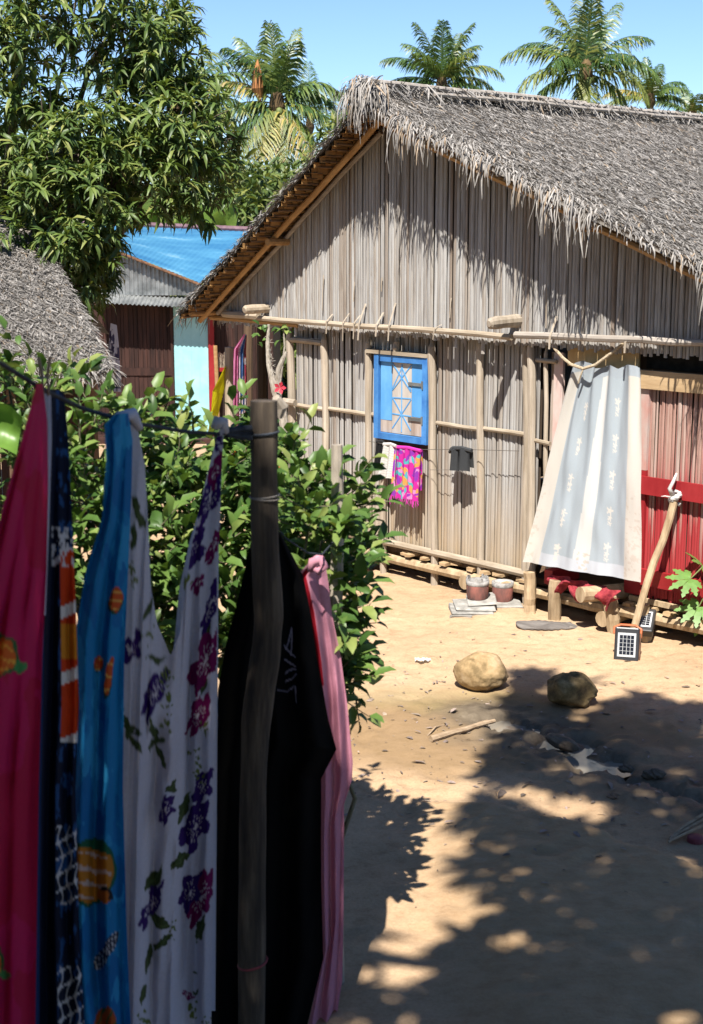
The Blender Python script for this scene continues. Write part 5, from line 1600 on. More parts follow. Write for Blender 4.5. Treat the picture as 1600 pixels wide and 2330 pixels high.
def palm(label, px, py, d, fronds, L, seed, group='coconut palms behind the hut', nuts=True, spathe=None, dead=0):
    c0 = dep(px, py, d)
    zb = float(ground_z(c0[0], c0[1]))
    root = thing('coconut_palm', label, 'palm tree', (c0[0], c0[1], zb), 0, group)
    hgt = c0[2] - zb
    MB().tube(wob((0.25, 0.3, -0.2), (0, 0, hgt), 10, 0.03, seed), np.linspace(0.20, 0.12, 10).tolist(), 10).build('trunk', 'palmbark', root, smooth=True)
    r = np.random.default_rng(seed)
    MB().tube([(0, 0, hgt - 0.35), (0, 0, hgt - 0.1), (0, 0, hgt + 0.2), (0, 0, hgt + 0.45)], [0.13, 0.22, 0.17, 0.04], 9).build('crown_heart', 'fibre', root)
    for i, fr in enumerate(fronds):
        az, el, dr, k = fr[:4]
        dry = len(fr) > 4
        o = link('frond', frond_mesh(L * k, math.radians(az), math.radians(el), math.radians(dr), L * 0.29, seed * 31 + i), 'palmdry' if dry else 'palm', root, (0, 0, hgt))
    if nuts:
        for i in range(5):
            a = r.uniform(0, 6.28)
            V, F = lathe([(0.001, -0.12), (0.07, -0.09), (0.10, 0.0), (0.07, 0.09), (0.001, 0.12)], 8)
            link('coconut', nmesh('coconut', V, F, smooth=True), 'greenstem', root, (0.24 * math.cos(a), 0.24 * math.sin(a), hgt - 0.25 + r.uniform(-.1, .1)))
    if spathe:
        MB().tube([(spathe, -0.2, hgt + 0.0), (spathe * 1.15, -0.25, hgt + 0.35), (spathe * 1.15, -0.25, hgt + 0.75), (spathe * 1.1, -0.25, hgt + 1.05)], [0.03, 0.16, 0.11, 0.01], 7).build('spathe', 'spathe', root)
    for i in range(dead):
        a = r.uniform(0, 6.28)
        link('dead_frond', frond_mesh(L * 0.6, a, math.radians(-60), math.radians(35), L * 0.14, seed * 77 + i, 30), 'fibre', root, (0, 0, hgt))
    return root
# azimuth 0 = right, 90 = away, 180 = left, 270 = towards the camera
palm('coconut palm with hanging yellow-green fronds left of the hut roof', 630, 235, 38,
     [(100, 82, 25, .92), (60, 78, 40, .95), (250, 84, 20, .85), (150, 72, 45, .9), (200, 66, 60, .85), (300, 70, 50, .8), (175, 42, 85, .85, 1), (0, 48, 110, .8), (20, 35, 100, .75), (185, 10, 75, .8), (350, 5, 80, .75),
      (215, -30, 70, .95, 1), (245, -45, 50, 1.0, 1), (290, -50, 40, 1.05, 1), (320, -35, 60, 1.0, 1), (270, -60, 30, .9, 1), (350, -30, 70, .9), (120, -20, 60, .9), (60, -20, 60, .9), (195, -20, 80, .95)], 2.3, 3, spathe=-0.42, dead=4)
palm('coconut palm crown showing above the ridge in the middle', 1005, 190, 52,
     [(90, 84, 20, .95), (200, 76, 35, .95), (340, 74, 35, .95), (150, 66, 60, .9), (30, 64, 60, .9), (270, 80, 30, .9), (180, 48, 75, 1.0), (0, 42, 95, 1.0), (230, 55, 70, .8), (310, 55, 70, .8), (20, 25, 80, .9), (165, 22, 60, .9), (190, 10, 60, .8), (350, 8, 70, .8), (100, 50, 80, .8), (60, 70, 40, .95)], 2.35, 5)
palm('tallest coconut palm, cut by the top edge, with green nuts', 1333, 165, 42,
     [(100, 84, 20, 1.0), (160, 74, 35, 1.0), (40, 72, 40, 1.0), (270, 80, 30, .9), (130, 64, 60, .9), (20, 55, 80, 1.0), (175, 40, 80, 1.05), (5, 30, 90, .95), (200, 15, 80, .95, 1), (340, 8, 90, .9, 1), (230, 30, 80, .8), (310, 35, 80, .8), (190, -5, 60, .7), (350, -15, 70, .7), (270, -50, 40, .7, 1), (90, 50, 80, .9), (70, 78, 30, 1.0), (150, 50, 75, .95)], 2.4, 7, dead=3)
palm('small coconut palm low over the ridge at the far right', 1480, 225, 58,
     [(100, 80, 25, .9), (60, 72, 50, .95), (140, 66, 60, .9), (20, 52, 80, .9), (180, 30, 70, 1.0, 1), (200, 12, 60, 1.1, 1), (350, 20, 80, .8), (270, 60, 60, .8), (330, 40, 80, .8)], 1.9, 9, nuts=False)
palm('palm with only frond tips showing at the right picture edge', 1575, 262, 60,
     [(100, 70, 40, .8), (170, 40, 60, 1.0), (190, 15, 60, .9, 1), (30, 40, 70, .9), (270, 50, 50, .8)], 1.8, 11, nuts=False)
palm('pale coconut palm half hidden behind the mango crown', 395, 240, 44,
     [(20, 55, 75, 1.1), (0, 45, 90, 1.1), (60, 60, 60, 1.0), (340, 20, 80, 1.0), (170, 40, 70, 1.0), (350, 0, 70, .9, 1), (30, 10, 70, .9), (270, -20, 60, .9, 1), (120, 60, 50, .9), (220, 40, 60, .9)], 2.9, 13, nuts=False)
palm('distant palm between the yellow-fronded palm and the roof', 705, 285, 66,
     [(95, 82, 20, 1.0), (40, 55, 60, 1.1), (150, 70, 40, .9), (350, 35, 70, 1.0), (190, 40, 70, 1.0), (270, 60, 50, .9), (20, 15, 60, 1.0)], 2.9, 15, nuts=False)
palm('low palm deep behind the mango foliage at far left', 60, 420, 30,
     [(100, 70, 40, 1.0), (30, 45, 70, 1.0), (0, 25, 70, 1.0), (170, 40, 70, 1.0), (270, 30, 70, .9), (320, 20, 70, 1.0)], 2.4, 17, nuts=False)

# ------------------------------------------------------------------ banana plants behind the tin shed
def banana_leaf(base, d, L, w, seed):
    r = np.random.default_rng(seed)
    d = np.array(d, float)
    d /= np.linalg.norm(d)
    side = np.cross(d, [0.2, -1.0, 0.1])
    side /= np.linalg.norm(side)
    nr = np.cross(side, d)
    V, F = [], []
    n = 12
    p = np.array(base, float)
    for i in range(n + 1):
        t = i / n
        hw = w * (math.sin(math.pi * min(1, 0.05 + t * 0.95)) ** 0.6) * (1 if i < n else 0.05)
        V += [p - side * hw + nr * hw * 0.35 + r.normal(0, 0.01, 3), p, p + side * hw + nr * hw * 0.35 + r.normal(0, 0.01, 3)]
        d = d + np.array([0, -0.02, -0.07 * t])
        d /= np.linalg.norm(d)
        p = p + d * L / n
        if i:
            b = 3 * i
            F += [(b - 3, b - 2, b + 1, b), (b - 2, b - 1, b + 2, b + 1)]
    return nmesh('leaf', np.array(V), F, {'rnd': np.full(len(V), r.random())}, True)
for bi, (px, py, d, lv, lb) in enumerate(((350, 540, 27.5, [(-.1, -.1, 1, 1.0), (.25, -.2, 1, 1.05), (-.45, 0, .9, .9), (.5, .1, .8, .9), (.1, -.3, .9, .75)], 'banana plant with upright pale leaves behind the blue roof, left one'),
                                          (500, 545, 27, [(.1, -.1, 1, 1.05), (-.3, -.1, 1, 1.0), (.35, -.2, .9, .9), (-.55, .1, .8, .8), (.0, -.3, .8, .7)], 'banana plant behind the blue roof close to the hut'),
                                          (430, 550, 28.5, [(.2, -.1, 1, .8), (-.3, -.1, 1, .7), (.6, 0, .6, .8)], 'short banana plant between two taller ones'))):
    c0 = dep(px, py, d)
    zb = float(ground_z(c0[0], c0[1]))
    ba = thing('banana_plant', lb, 'banana plant', (c0[0], c0[1], zb), 0, 'banana plants behind the shed')
    h0 = c0[2] - zb
    MB().tube([(0, 0, -0.1), (0.02, 0, h0 * 0.5), (0, 0, h0)], [0.13, 0.11, 0.07], 9).build('stem', 'greenstem', ba, smooth=True)
    for i, (x, y, z, k) in enumerate(lv):
        link('leaf', banana_leaf((0, 0, h0 - 0.1), (x, y, z), 1.05 * k, 0.14, bi * 10 + i), 'banana', ba)
# one near banana leaf at the left edge
bl = dep(-30, 1000, 4.72)
nb = thing('banana_leaf', 'bright green banana leaf end at the left edge beside the red cloth', 'leaf', (bl[0], bl[1], bl[2]))
V, F = [], []
pl = [(-260, 940), (-120, 905), (20, 920), (52, 950)]
pb_ = [(-260, 1080), (-120, 1000), (10, 1020), (38, 1035)]
nl = 26
for i in range(nl + 1):
    for j in range(9):
        t, s = i / nl, j / 8
        a = curve(pl, np.array(t))
        b = curve(pb_, np.array(t))
        q = a * (1 - s) + b * s
        V.append(dep(q[0], q[1], 4.72 + 0.06 * math.sin(s * 3.1) - 0.10 * t + 0.004 * math.sin(i * 2.2)) - bl)
for i in range(nl):
    for j in range(8):
        a = i * 9 + j
        F.append((a, a + 9, a + 10, a + 1))
link('blade', nmesh('blade', V, F, {'rnd': np.full(len(V), 0.4)}, True), 'banana', nb)
MB().tube([np.array(V[j * 9 + 4]) + [0, 0.01, 0] for j in range(0, nl + 1, 2)], 0.008, 6).build('midrib', 'greenstem', nb)
# background thicket
n = 12000
px_ = R.uniform(-9.5, 0.6, n)
py_ = R.uniform(29, 36, n)
zt_ = 2.4 + 3.4 * fbm(px_ * 0.5 + 11, py_ * 0.4 + 3, 3, 61)
P = np.stack([px_, py_, -1.0 + (zt_ + 1.0) * R.random(n) ** 0.7], -1)
O = norm(R.normal(0, 1, (n, 3)) + [0, -0.5, 0.6])
lp_, ld_, lu_, ls_ = rosettes(P, O, 5, 0.26)
V, T, rn = merge_leaves(lp_, ld_, lu_, ls_, leaf_t(0.34, 0.2, 0.3))
tag(link('thicket', nmesh('thicket', V, T, {'rnd': rn}), 'farleaf', kind='stuff'), 'mass of green bushes behind the tin shed and banana plants', 'bushes')
n = 9000
px_ = np.r_[R.uniform(-40, 40, n)]
py_ = R.uniform(75, 100, n)
P = np.stack([px_, py_, -1.2 + (2.6 + 4.2 * fbm(px_ * 0.15 + 11, py_ * 0.1 + 3, 3, 67)) * R.random(n) ** 0.6], -1)
O = norm(R.normal(0, 1, (n, 3)) + [0, -0.5, 0.6])
lp_, ld_, lu_, ls_ = rosettes(P, O, 4, 0.8)
V, T, rn = merge_leaves(lp_, ld_, lu_, ls_, leaf_t(0.4, 0.2, 0.3))
tag(link('woodland', nmesh('woodland', V, T, {'rnd': rn}), 'farleaf', kind='stuff'), 'far woodland band behind the palms', 'woodland')

# ------------------------------------------------------------------ tin-roofed shed behind
YS = 24.0
s0 = dep(235, 700, YS)
shed = thing('tin_shed', 'low shed with blue painted tin roof, corrugated gable and dark red boards', 'shed', (s0[0], YS, -0.85))
def corr(name, poly_fn, x0, x1, mat, parent, per=0.072, amp=0.011, n=8):
    """vertical corrugated sheet; poly_fn(x) -> (base point, top point)"""
    m_ = int((x1 - x0) / per * n)
    V, F = [], []
    for i in range(m_ + 1):
        x = x0 + (x1 - x0) * i / m_
        o = amp * math.sin(2 * math.pi * (x - x0) / per)
        a, b = poly_fn(x, o)
        V += [a, b]
        if i:
            k = 2 * i
            F.append((k - 2, k, k + 1, k - 1))
    return link(name, nmesh(name, V, F, smooth=True), mat, parent)
def sx(px, Y=YS):
    return dep(px, 700, Y)[0] - s0[0]
def sz(py, Y=YS):
    return dep(400, py, Y)[2] + 0.85
gx0, gx1 = sx(150), sx(462)
gt = lambda x: np.interp(x, [sx(150), sx(250), sx(462)], [sz(525), sz(563), sz(645)])
sheets = np.linspace(gx0, gx1, 5)
for i in range(4):
    corr('corrugated_sheet', lambda x, o: ((x, o - 0.004 * i, sz(672)), (x, o - 0.004 * i, float(gt(x)) - 0.02)), sheets[i], sheets[i + 1] + 0.03, 'metal', shed)
# roof slopes down to the right and rises to a ridge at the back
A, B = dep(150, 508, 27.2), dep(600, 527, 26.2)
Dq, Cq = dep(150, 522, YS - 0.12), dep(456, 644, YS - 0.15)
def roofpt(s, t, o):
    p = (Dq * (1 - s) + Cq * s) * (1 - t) + (A * (1 - s) + B * s) * t
    return tuple(p - np.array([s0[0], YS, -0.85]) + np.array([0, 0, o]))
V, F = [], []
ns, ntt = 200, 4
for i in range(ns + 1):
    for j in range(ntt + 1):
        s, t = i / ns, j / ntt
        V.append(roofpt(s, t, 0.004 * math.sin(i / ns * 2.6 / 0.076 * 2 * math.pi)))
for i in range(ns):
    for j in range(ntt):
        a = i * (ntt + 1) + j
        F.append((a, a + ntt + 1, a + ntt + 2, a + 1))
rf = link('roof', nmesh('roof', V, F, smooth=True), 'bluetin', shed)
MB().tube([roofpt(s, 1.0, 0.03) for s in np.linspace(0, 1, 8)], 0.05, 8).build('ridge_cap', 'purpletin', rf)
MB().tube([roofpt(s, 0.0, -0.03) for s in np.linspace(0, 1, 8)], 0.022, 6).build('verge_board', 'rust', rf)
# awning strip
V, F = [], []
ns = 260
ax0, ax1 = sx(225), sx(505)
for i in range(ns + 1):
    x = ax0 + (ax1 - ax0) * i / ns
    o = 0.011 * math.sin(2 * math.pi * (x - ax0) / 0.072)
    sl = -0.05 * (x - ax0)
    V += [(x, 0.0, sz(668) + o + sl), (x, -0.45, sz(684) + o + sl - 0.01)]
    if i:
        k = 2 * i
        F.append((k - 2, k, k + 1, k - 1))
link('awning', nmesh('awning', V, F, smooth=True), 'metal', shed)
# board wall, rails, door
x = sx(180)
bi = 0
while x < sx(620):
    w = random.uniform(0.055, 0.085)
    if not (sx(392) < x + w and x < sx(474)):
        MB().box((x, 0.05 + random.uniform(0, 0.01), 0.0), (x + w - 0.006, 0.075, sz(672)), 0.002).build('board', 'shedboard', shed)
    x += w
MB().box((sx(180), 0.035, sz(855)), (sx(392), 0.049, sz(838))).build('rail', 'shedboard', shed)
MB().box((sx(150), 0.10, 0.0), (sx(620), 2.6, sz(690))).build('inner_wall', 'darkback', shed)
dr = MB().box((sx(394), 0.0, sz(985)), (sx(472), 0.03, sz(690)), 0.001).build('door', 'turq', shed)
for k in (1, 2, 3):
    xx = sx(394) + (sx(472) - sx(394)) * k / 4
    MB().box((xx - 0.003, -0.003, sz(985)), (xx + 0.003, 0.0, sz(690))).build('door_bead', 'turq', dr)
MB().box((sx(473), -0.03, sz(990)), (sx(486), 0.06, sz(690)), 0.001).build('door_frame', 'redpaint', shed)
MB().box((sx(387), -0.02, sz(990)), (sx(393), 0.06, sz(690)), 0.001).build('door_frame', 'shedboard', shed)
MB().tube(wob((sx(495), -0.12, 0.0), (sx(490), -0.12, sz(785)), 6, 0.004, 3), 0.035, 8).build('porch_post', 'rafter', shed)
MB().box((sx(495), -0.05, sz(845)), (sx(520), 0.0, sz(836))).build('crate_rail', 'redpaint', shed)
for k in range(14):
    xx = sx(494) + k * 0.013
    MB().tube([(xx, -0.03, sz(838)), (xx + random.gauss(0, 0.012), -0.03, sz(800 + random.uniform(0, 18)))], [0.005, 0.003], 5).build('broom_straw', 'bamboo', shed)
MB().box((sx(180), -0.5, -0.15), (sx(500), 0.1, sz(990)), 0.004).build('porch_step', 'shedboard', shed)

# ------------------------------------------------------------------ small thatched hut at the left edge
e0, e1 = dep(-420, 838, 12.2), dep(262, 842, 11.9)
r0, r1 = dep(-420, 395, 14.6), dep(72, 522, 14.4)
lh = thing('small_thatched_hut', 'small hut with grey thatched roof at the left edge', 'hut', (e1[0] - 0.9, 12.6, 0.0))
lo = np.array(lh.location)
def lroof(s, t):
    bow = 0.05 * np.sin(np.asarray(t) * math.pi)
    p = (e0 * (1 - s)[..., None] + e1 * s[..., None]) * (1 - t)[..., None] + (r0 * (1 - s)[..., None] + r1 * s[..., None]) * t[..., None]
    p[..., 2] += bow
    return p - lo
SS, TT = np.meshgrid(np.linspace(0, 1, 40), np.linspace(0, 1, 30), indexing='ij')
Pt = lroof(SS, TT)
Pt[..., 2] += 0.05 * (fbm(SS * 20, TT * 14, 3, 9) - 0.5)
Pb = lroof(SS, TT) - np.array([0, -0.05, 0.11])
id_ = np.arange(1200).reshape(40, 30)
q = np.stack([id_[:-1, :-1], id_[1:, :-1], id_[1:, 1:], id_[:-1, 1:]], -1).reshape(-1, 4)
Fs = [q, q[:, ::-1] + 1200]
for line in (id_[0], id_[-1], id_[:, 0], id_[:, -1]):
    Fs.append(np.stack([line[:-1], line[1:], line[1:] + 1200, line[:-1] + 1200], -1))
link('thatch_layer', nmesh('thatch_layer', np.concatenate([Pt.reshape(-1, 3), Pb.reshape(-1, 3)]), np.concatenate(Fs)), 'thatchbase', lh)
n = 42000
s_, t_ = R.random(n), R.random(n)
P = lroof(s_, t_) + np.stack([R.normal(0, 0.01, n), np.zeros(n), R.uniform(0.0, 0.035, n)], -1)
dn = norm((e1 - r1))
ax = norm(e1 - e0)
D = dn * R.normal(0.55, 0.3, (n, 1)) + ax * R.normal(0.35, 0.6, (n, 1)) + np.array([0, 0, 1]) * R.normal(0.10, 0.10, (n, 1))
ln = R.uniform(0.04, 0.10, n)
bend = np.stack([R.normal(0, 0.012, n), R.normal(0, 0.012, n), -R.uniform(0.0, 0.03, n)], -1)
parts = [straws(P, D, ln, R.uniform(0.0025, 0.006, n), bend, straw_colors(n))]
k = 1700
s_ = np.r_[R.random(1000), np.full(700, 0.985)]
t_ = np.r_[np.full(1000, 0.01), R.random(700)]
P = lroof(s_, t_) + np.stack([R.normal(0, 0.015, k), R.normal(0, 0.02, k), R.uniform(-0.08, 0.03, k)], -1)
D = dn * R.normal(0.5, 0.3, (k, 1)) + ax * R.normal(0.4, 0.4, (k, 1)) + np.array([0, 0, -1]) * R.uniform(0.0, 0.6, (k, 1))
ln = R.uniform(0.05, 0.14, k)
parts.append(straws(P, D, ln, R.uniform(0.004, 0.009, k), np.stack([R.normal(0, .02, k), R.normal(0, .02, k), -ln * 0.4], -1), straw_colors(k)))
V, F, C = join(parts)
link('thatch_straw', nmesh('thatch_straw', V, F, {'Col': C}), 'thatch', lh, kind='stuff')
pole('ridge_batten', r0 - lo + [0, 0, 0.05], r1 - lo + [-0.02, 0, 0.03], 0.03, 0.03, 'greypole', lh, 8, 0.008, 4)
pole('ridge_batten', r0 - lo + [0, -0.15, 0.0], r1 - lo + [0.05, -0.16, -0.05], 0.02, 0.02, 'greypole', lh, 8, 0.008, 5)
# back slope of the roof
bk = MB()
r0l, r1l = r0 - lo, r1 - lo
bk.quad(tuple(r0l), tuple(r1l), tuple(r1l + [0.35, 2.3, -1.2]), tuple(r0l + [0, 2.5, -1.2]))
bk.build('back_thatch', 'thatchbase', lh)
ez = float(e1[2])
for px in (-260, 30, 215):
    c0 = dep(px, 1000, 12.5) - lo
    pole('post', (c0[0], c0[1], -0.05), (c0[0], c0[1], ez - 0.05), 0.045, 0.04, 'darkwood', lh, 5, 0.006, px + 300)
for i in range(46):
    c0 = dep(-420 + i * 14, 1000, 13.2) - lo
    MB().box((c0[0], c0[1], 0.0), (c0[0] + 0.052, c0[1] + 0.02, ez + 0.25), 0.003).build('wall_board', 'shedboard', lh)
# dress hung between the small hut and the shed
def simple_cloth(name, label, cat, L, Rr, d0, d1, colf, nI=50, nJ=110, folds=3, amp=0.02, mat='cloth'):
    y0, y1 = L[0][1], L[-1][1]
    s = np.linspace(0, 1, nI)[:, None] * np.ones((1, nJ))
    t = np.ones((nI, 1)) * np.linspace(0, 1, nJ)[None]
    pl, pr = curve(L, t[0]), curve(Rr, t[0])
    X = pl[None, :, 0] * (1 - s) + pr[None, :, 0] * s
    Y = pl[None, :, 1] * (1 - s) + pr[None, :, 1] * s
    f = amp * np.sin(s * folds * 2 * math.pi + 2.2 * t + 0.8 * np.sin(3 * t)) * (0.25 + 0.75 * np.minimum(1, t * 3))
    f += 0.35 * amp * np.sin(s * folds * 4.7 + 5 * t)
    f += amp * 1.3 * (fbm(s * 3.5 + d0 * 7, t * 7 + s * 2, 3, 5) - 0.5) * np.minimum(1, t * 4)
    Pw = depv(X, Y, d0 * (1 - s) + d1 * s + f)
    C = colf(X, Y, s, t)
    root = thing(name, label, cat, Pw[nI // 2, -1])
    link('cloth', grid_mesh('cloth', Pw - np.array(root.location), C), mat, root)
    return root, Pw
def const(c):
    return lambda X, Y, s, t: np.ones(X.shape + (3,)) * np.array(c)
def print_dress(X, Y, s, t):
    C = np.ones(X.shape + (3,)) * np.array((0.50, 0.47, 0.52))
    n_ = fbm(X * 0.11, Y * 0.07, 3, 4)
    C[n_ > 0.58] = (0.06, 0.05, 0.10)
    C[(Y > 868) & (Y < 884)] = (0.03, 0.04, 0.10)
    return C
simple_cloth('printed_dress', 'pale printed dress hanging at the corner of the small thatched hut', 'dress', [(252, 735), (248, 780), (240, 890)], [(266, 740), (272, 800), (276, 892)], 15.0, 15.3, print_dress)
bg = dep(211, 896, 13.0)
V, F = lathe([(0.001, 0.0), (0.03, 0.01), (0.036, 0.05), (0.022, 0.10), (0.008, 0.16), (0.006, 0.2)], 14)
MAT['bluebag'] = M('blue_plastic', (0.02, 0.14, 0.40), (0.05, 0.24, 0.55), (9, 9, 9), 0.4, 0.1, 0.4)
tag(link('blue_bag', nmesh('blue_bag', V, F, smooth=True), 'bluebag', None, Vector(bg)), 'small blue bag hanging in the dark under the small thatched eave', 'bag')

# ------------------------------------------------------------------ veranda washing left of the big hut
def scarfy(X, Y, s, t):
    C = np.ones(X.shape + (3,)) * np.array((0.70, 0.62, 0.66))
    C[s < 0.42] = (0.72, 0.16, 0.40)
    C[(s < 0.42) & (np.abs(np.sin(s * 60)) > 0.85)] = (0.80, 0.42, 0.60)
    m_ = (s > 0.55) & (s < 0.8)
    C[m_ & (fbm(X * 0.2, Y * 0.06, 3, 8) > 0.5)] = (0.10, 0.22, 0.50)
    C[(s > 0.85) & (fbm(X * 0.2, Y * 0.05, 3, 9) > 0.45)] = (0.45, 0.06, 0.10)
    return C
simple_cloth('striped_scarf', 'pink, white and blue scarves gathered on the veranda line', 'scarf', [(556, 760), (532, 795), (531, 860), (530, 940), (531, 1000)], [(562, 762), (560, 800), (562, 850), (563, 900), (562, 930)], 12.25, 12.4, scarfy, folds=5, amp=0.03)
simple_cloth('yellow_cloth', 'bright yellow cloth stretched beside the veranda post', 'cloth', [(513, 832), (484, 890), (481, 930), (474, 985)], [(515, 836), (512, 880), (500, 930), (487, 985)], 12.55, 12.7, const((0.80, 0.72, 0.02)), folds=1, amp=0.01)
def wo(X, Y, s, t):
    C = np.ones(X.shape + (3,)) * np.array((0.78, 0.74, 0.66))
    C[s < 0.4] = (0.62, 0.16, 0.03)
    return C
simple_cloth('orange_white_cloth', 'orange and white cloth hanging low behind the shrub by the veranda', 'cloth', [(531, 985), (533, 1080)], [(552, 985), (556, 1090)], 12.3, 12.4, wo, folds=2, amp=0.02)
V, F = lathe([(0.10, 0.0), (0.13, 0.16), (0.14, 0.30), (0.145, 0.31), (0.13, 0.30), (0.11, 0.05)], 22)
bk_ = gnd(648, 1112)
tag(link('bucket', nmesh('bucket', V, F, smooth=True), 'orange', None, Vector((bk_[0] - 0.05, bk_[1], 0.02))), 'orange-red bucket at the hut corner behind the shrub', 'bucket')
# thorny succulent at the hut corner
eb = dep(655, 1060, 9.6)
eu = thing('thorny_plant', 'pale crooked thorny plant with a red flower at the hut corner', 'plant', (eb[0], eb[1], 0))
def ep(px, py, d=9.6):
    return dep(px, py, d) - np.array(eu.location)
MB().tube([(0, 0, -0.02), ep(650, 1000), ep(642, 930), ep(626, 890), ep(612, 830), ep(609, 780), ep(612, 738)], [0.03, 0.03, 0.032, 0.026, 0.018, 0.014, 0.010], 9).build('stem', 'thorn', eu)
MB().tube([ep(628, 890), ep(634, 840), ep(645, 815), ep(652, 800)], [0.02, 0.018, 0.016, 0.008], 8).build('branch', 'thorn', eu)
MB().tube([ep(640, 920), ep(636, 880), ep(648, 790), ep(645, 745)], [0.012, 0.010, 0.007, 0.005], 7).build('branch', 'thorn', eu)
th_ = MB()
for k in range(60):
    c0 = ep(*(np.array((626, 890)) + (np.array((610, 760)) - np.array((626, 890))) * random.random()))
    d_ = norm(R.normal(0, 1, 3)) * 0.035
    th_.tube([c0, c0 + d_], [0.003, 0.0006], 4, False)
th_.build('thorns', 'thorn', eu, kind='stuff')
lm = nmesh('leaf', *leaf_t(0.6, 0.2, 0.4))
pp = [ep(*q) for q in ((590, 740), (586, 760), (589, 778), (597, 775), (612, 742), (645, 742), (655, 745), (640, 748), (650, 760), (626, 790), (588, 745), (594, 765), (622, 752), (632, 745), (648, 738), (600, 738), (585, 785), (652, 752))]
pp = np.array(pp) + np.array(eu.location)
leaf_objects('leaf', pp, R.normal(0, 1, (len(pp), 3)) + [0, -0.5, 0], np.tile([0.0, -0.5, 1.0], (len(pp), 1)), R.uniform(0.045, 0.07, len(pp)), lm, 'citrus', eu)
for k in range(5):
    a = k * 1.26
    o = MB()
    c0 = ep(637, 882, 9.55)
    o.quad(c0, c0 + [0.03 * math.cos(a - .5), -0.01, 0.03 * math.sin(a - .5)], c0 + [0.045 * math.cos(a), -0.015, 0.045 * math.sin(a)], c0 + [0.03 * math.cos(a + .5), -0.01, 0.03 * math.sin(a + .5)])
    o.build('petal', 'petal', eu)

# ------------------------------------------------------------------ papaya at the right edge
pb0 = gnd(1640, 1470)
pap = thing('papaya_plant', 'young papaya plant with lobed green leaves at the right edge', 'plant', (pb0[0], pb0[1], 0))
MB().tube([(0, 0, -0.03), (0.01, 0, 0.3), (0.0, 0.02, 0.62)], [0.03, 0.026, 0.018], 9).build('stem', 'greenstem', pap)
def papaya_leaf():
    V, F = [(0, 0, 0)], []
    lobes = [(-110, .55), (-72, .8), (-36, .95), (0, 1.0), (36, .95), (72, .8), (110, .55)]
    for a, L in lobes:
        a = math.radians(a)
        b = len(V)
        dx, dy = math.cos(a), math.sin(a)
        nx, ny = -dy, dx
        w = 0.14
        prof = [(0.25, .07), (0.45, w), (0.62, w * 0.8), (0.70, w * 1.2), (0.80, w * 0.45), (0.88, w * 0.6), (1.0, 0.01)]
        for t, ww_ in prof:
            z = -0.12 * t * t
            V.append((dx * L * t + nx * ww_, dy * L * t + ny * ww_, z + 0.03))
            V.append((dx * L * t - nx * ww_, dy * L * t - ny * ww_, z + 0.03))
        F.append((0, b, b + 1, b + 1))
        for i in range(len(prof) - 1):
            F.append((b + 2 * i, b + 2 * i + 1, b + 2 * i + 3, b + 2 * i + 2))
    me = bpy.data.meshes.new('leaf')
    me.from_pydata(V, [], [f if len(set(f)) == 4 else f[:3] for f in F])
    me.update()
    return me
pm_ = papaya_leaf()
for i, (px, py, d, dr) in enumerate(((1565, 1320, 9.0, (-.9, -.4, -.25)), (1598, 1285, 9.1, (-.4, -.5, .3)), (1585, 1385, 9.0, (-.8, -.5, -.45)), (1620, 1330, 9.2, (.5, -.6, 0)), (1650, 1300, 9.2, (.7, .2, .1)), (1600, 1410, 9.1, (-.5, -.7, -.5)))):
    tip = dep(px, py, d)
    top = np.array(pap.location) + np.array([0, 0.02, 0.60 - 0.05 * i])
    ps = tip - norm(np.array(dr)) * 0.02
    MB().tube(rel([top, (top + ps) / 2 + [0, 0, 0.04], ps], pap), [0.008, 0.006, 0.004], 6).build('leaf_stalk', 'greenstem', pap)
    leaf_objects('leaf', np.array([ps]), np.array([dr]), np.array([[0, -0.6, 0.8]]), np.array([0.17]), pm_, 'papaya', pap)

# ------------------------------------------------------------------ clothesline: post, rope, pegs, cloths
pp0 = dep(600, 1200, 4.2)
lpost = thing('line_post', 'dark knotty wooden post carrying the clothesline in the foreground', 'post', (pp0[0], pp0[1], 0))
cen = [(600, 912), (601, 1000), (601, 1100), (603, 1250), (612, 1400), (606, 1480), (594, 1560), (582, 1650), (576, 1800), (574, 2000), (573, 2200), (572, 2450)]
wid = [60, 64, 62, 64, 68, 70, 70, 68, 64, 66, 66, 70]
pts = [dep(x, y, 4.2) - np.array(lpost.location) for x, y in cen]
pts.append(np.array([pts[-1][0], pts[-1][1], -0.1]))
rad = [w / 2 / FPX * 4.25 for w in wid] + [0.05]
V, F = [], []
n_ = 60
tt_ = np.linspace(0, 1, n_)
pc = curve(np.c_[pts], tt_) if False else np.stack([np.interp(tt_, np.linspace(0, 1, len(pts)), np.array(pts)[:, k]) for k in range(3)], -1)
rc = np.interp(tt_, np.linspace(0, 1, len(rad)), rad)
rc = rc * (1 + 0.05 * np.sin(tt_ * 37) * np.sin(tt_ * 13))
MB().tube(pc, rc.tolist(), 16).build('shaft', 'linetop', lpost)
MB().tube([dep(628, 905, 4.26) - np.array(lpost.location), dep(640, 925, 4.28) - np.array(lpost.location), dep(634, 950, 4.28) - np.array(lpost.location)], [0.012, 0.022, 0.012], 8).build('knot', 'stake', lpost)
def ring(px, py, r, tilt, mat, th=0.003):
    c0 = dep(px, py, 4.2) - np.array(lpost.location)
    MB().tube([(c0[0] + r * math.cos(a), c0[1] + r * math.sin(a), c0[2] + tilt * math.cos(a)) for a in np.linspace(0, 2 * math.pi, 22)], th, 5, False).build('tie', mat, lpost)
ring(600, 985, 0.0445, 0.004, 'darkrope', 0.004)
ring(602, 1128, 0.044, 0.004, 'greypole', 0.0025)
ring(602, 1133, 0.0445, -0.003, 'greypole', 0.0025)
ring(575, 2190, 0.046, 0.01, 'redplastic', 0.004)
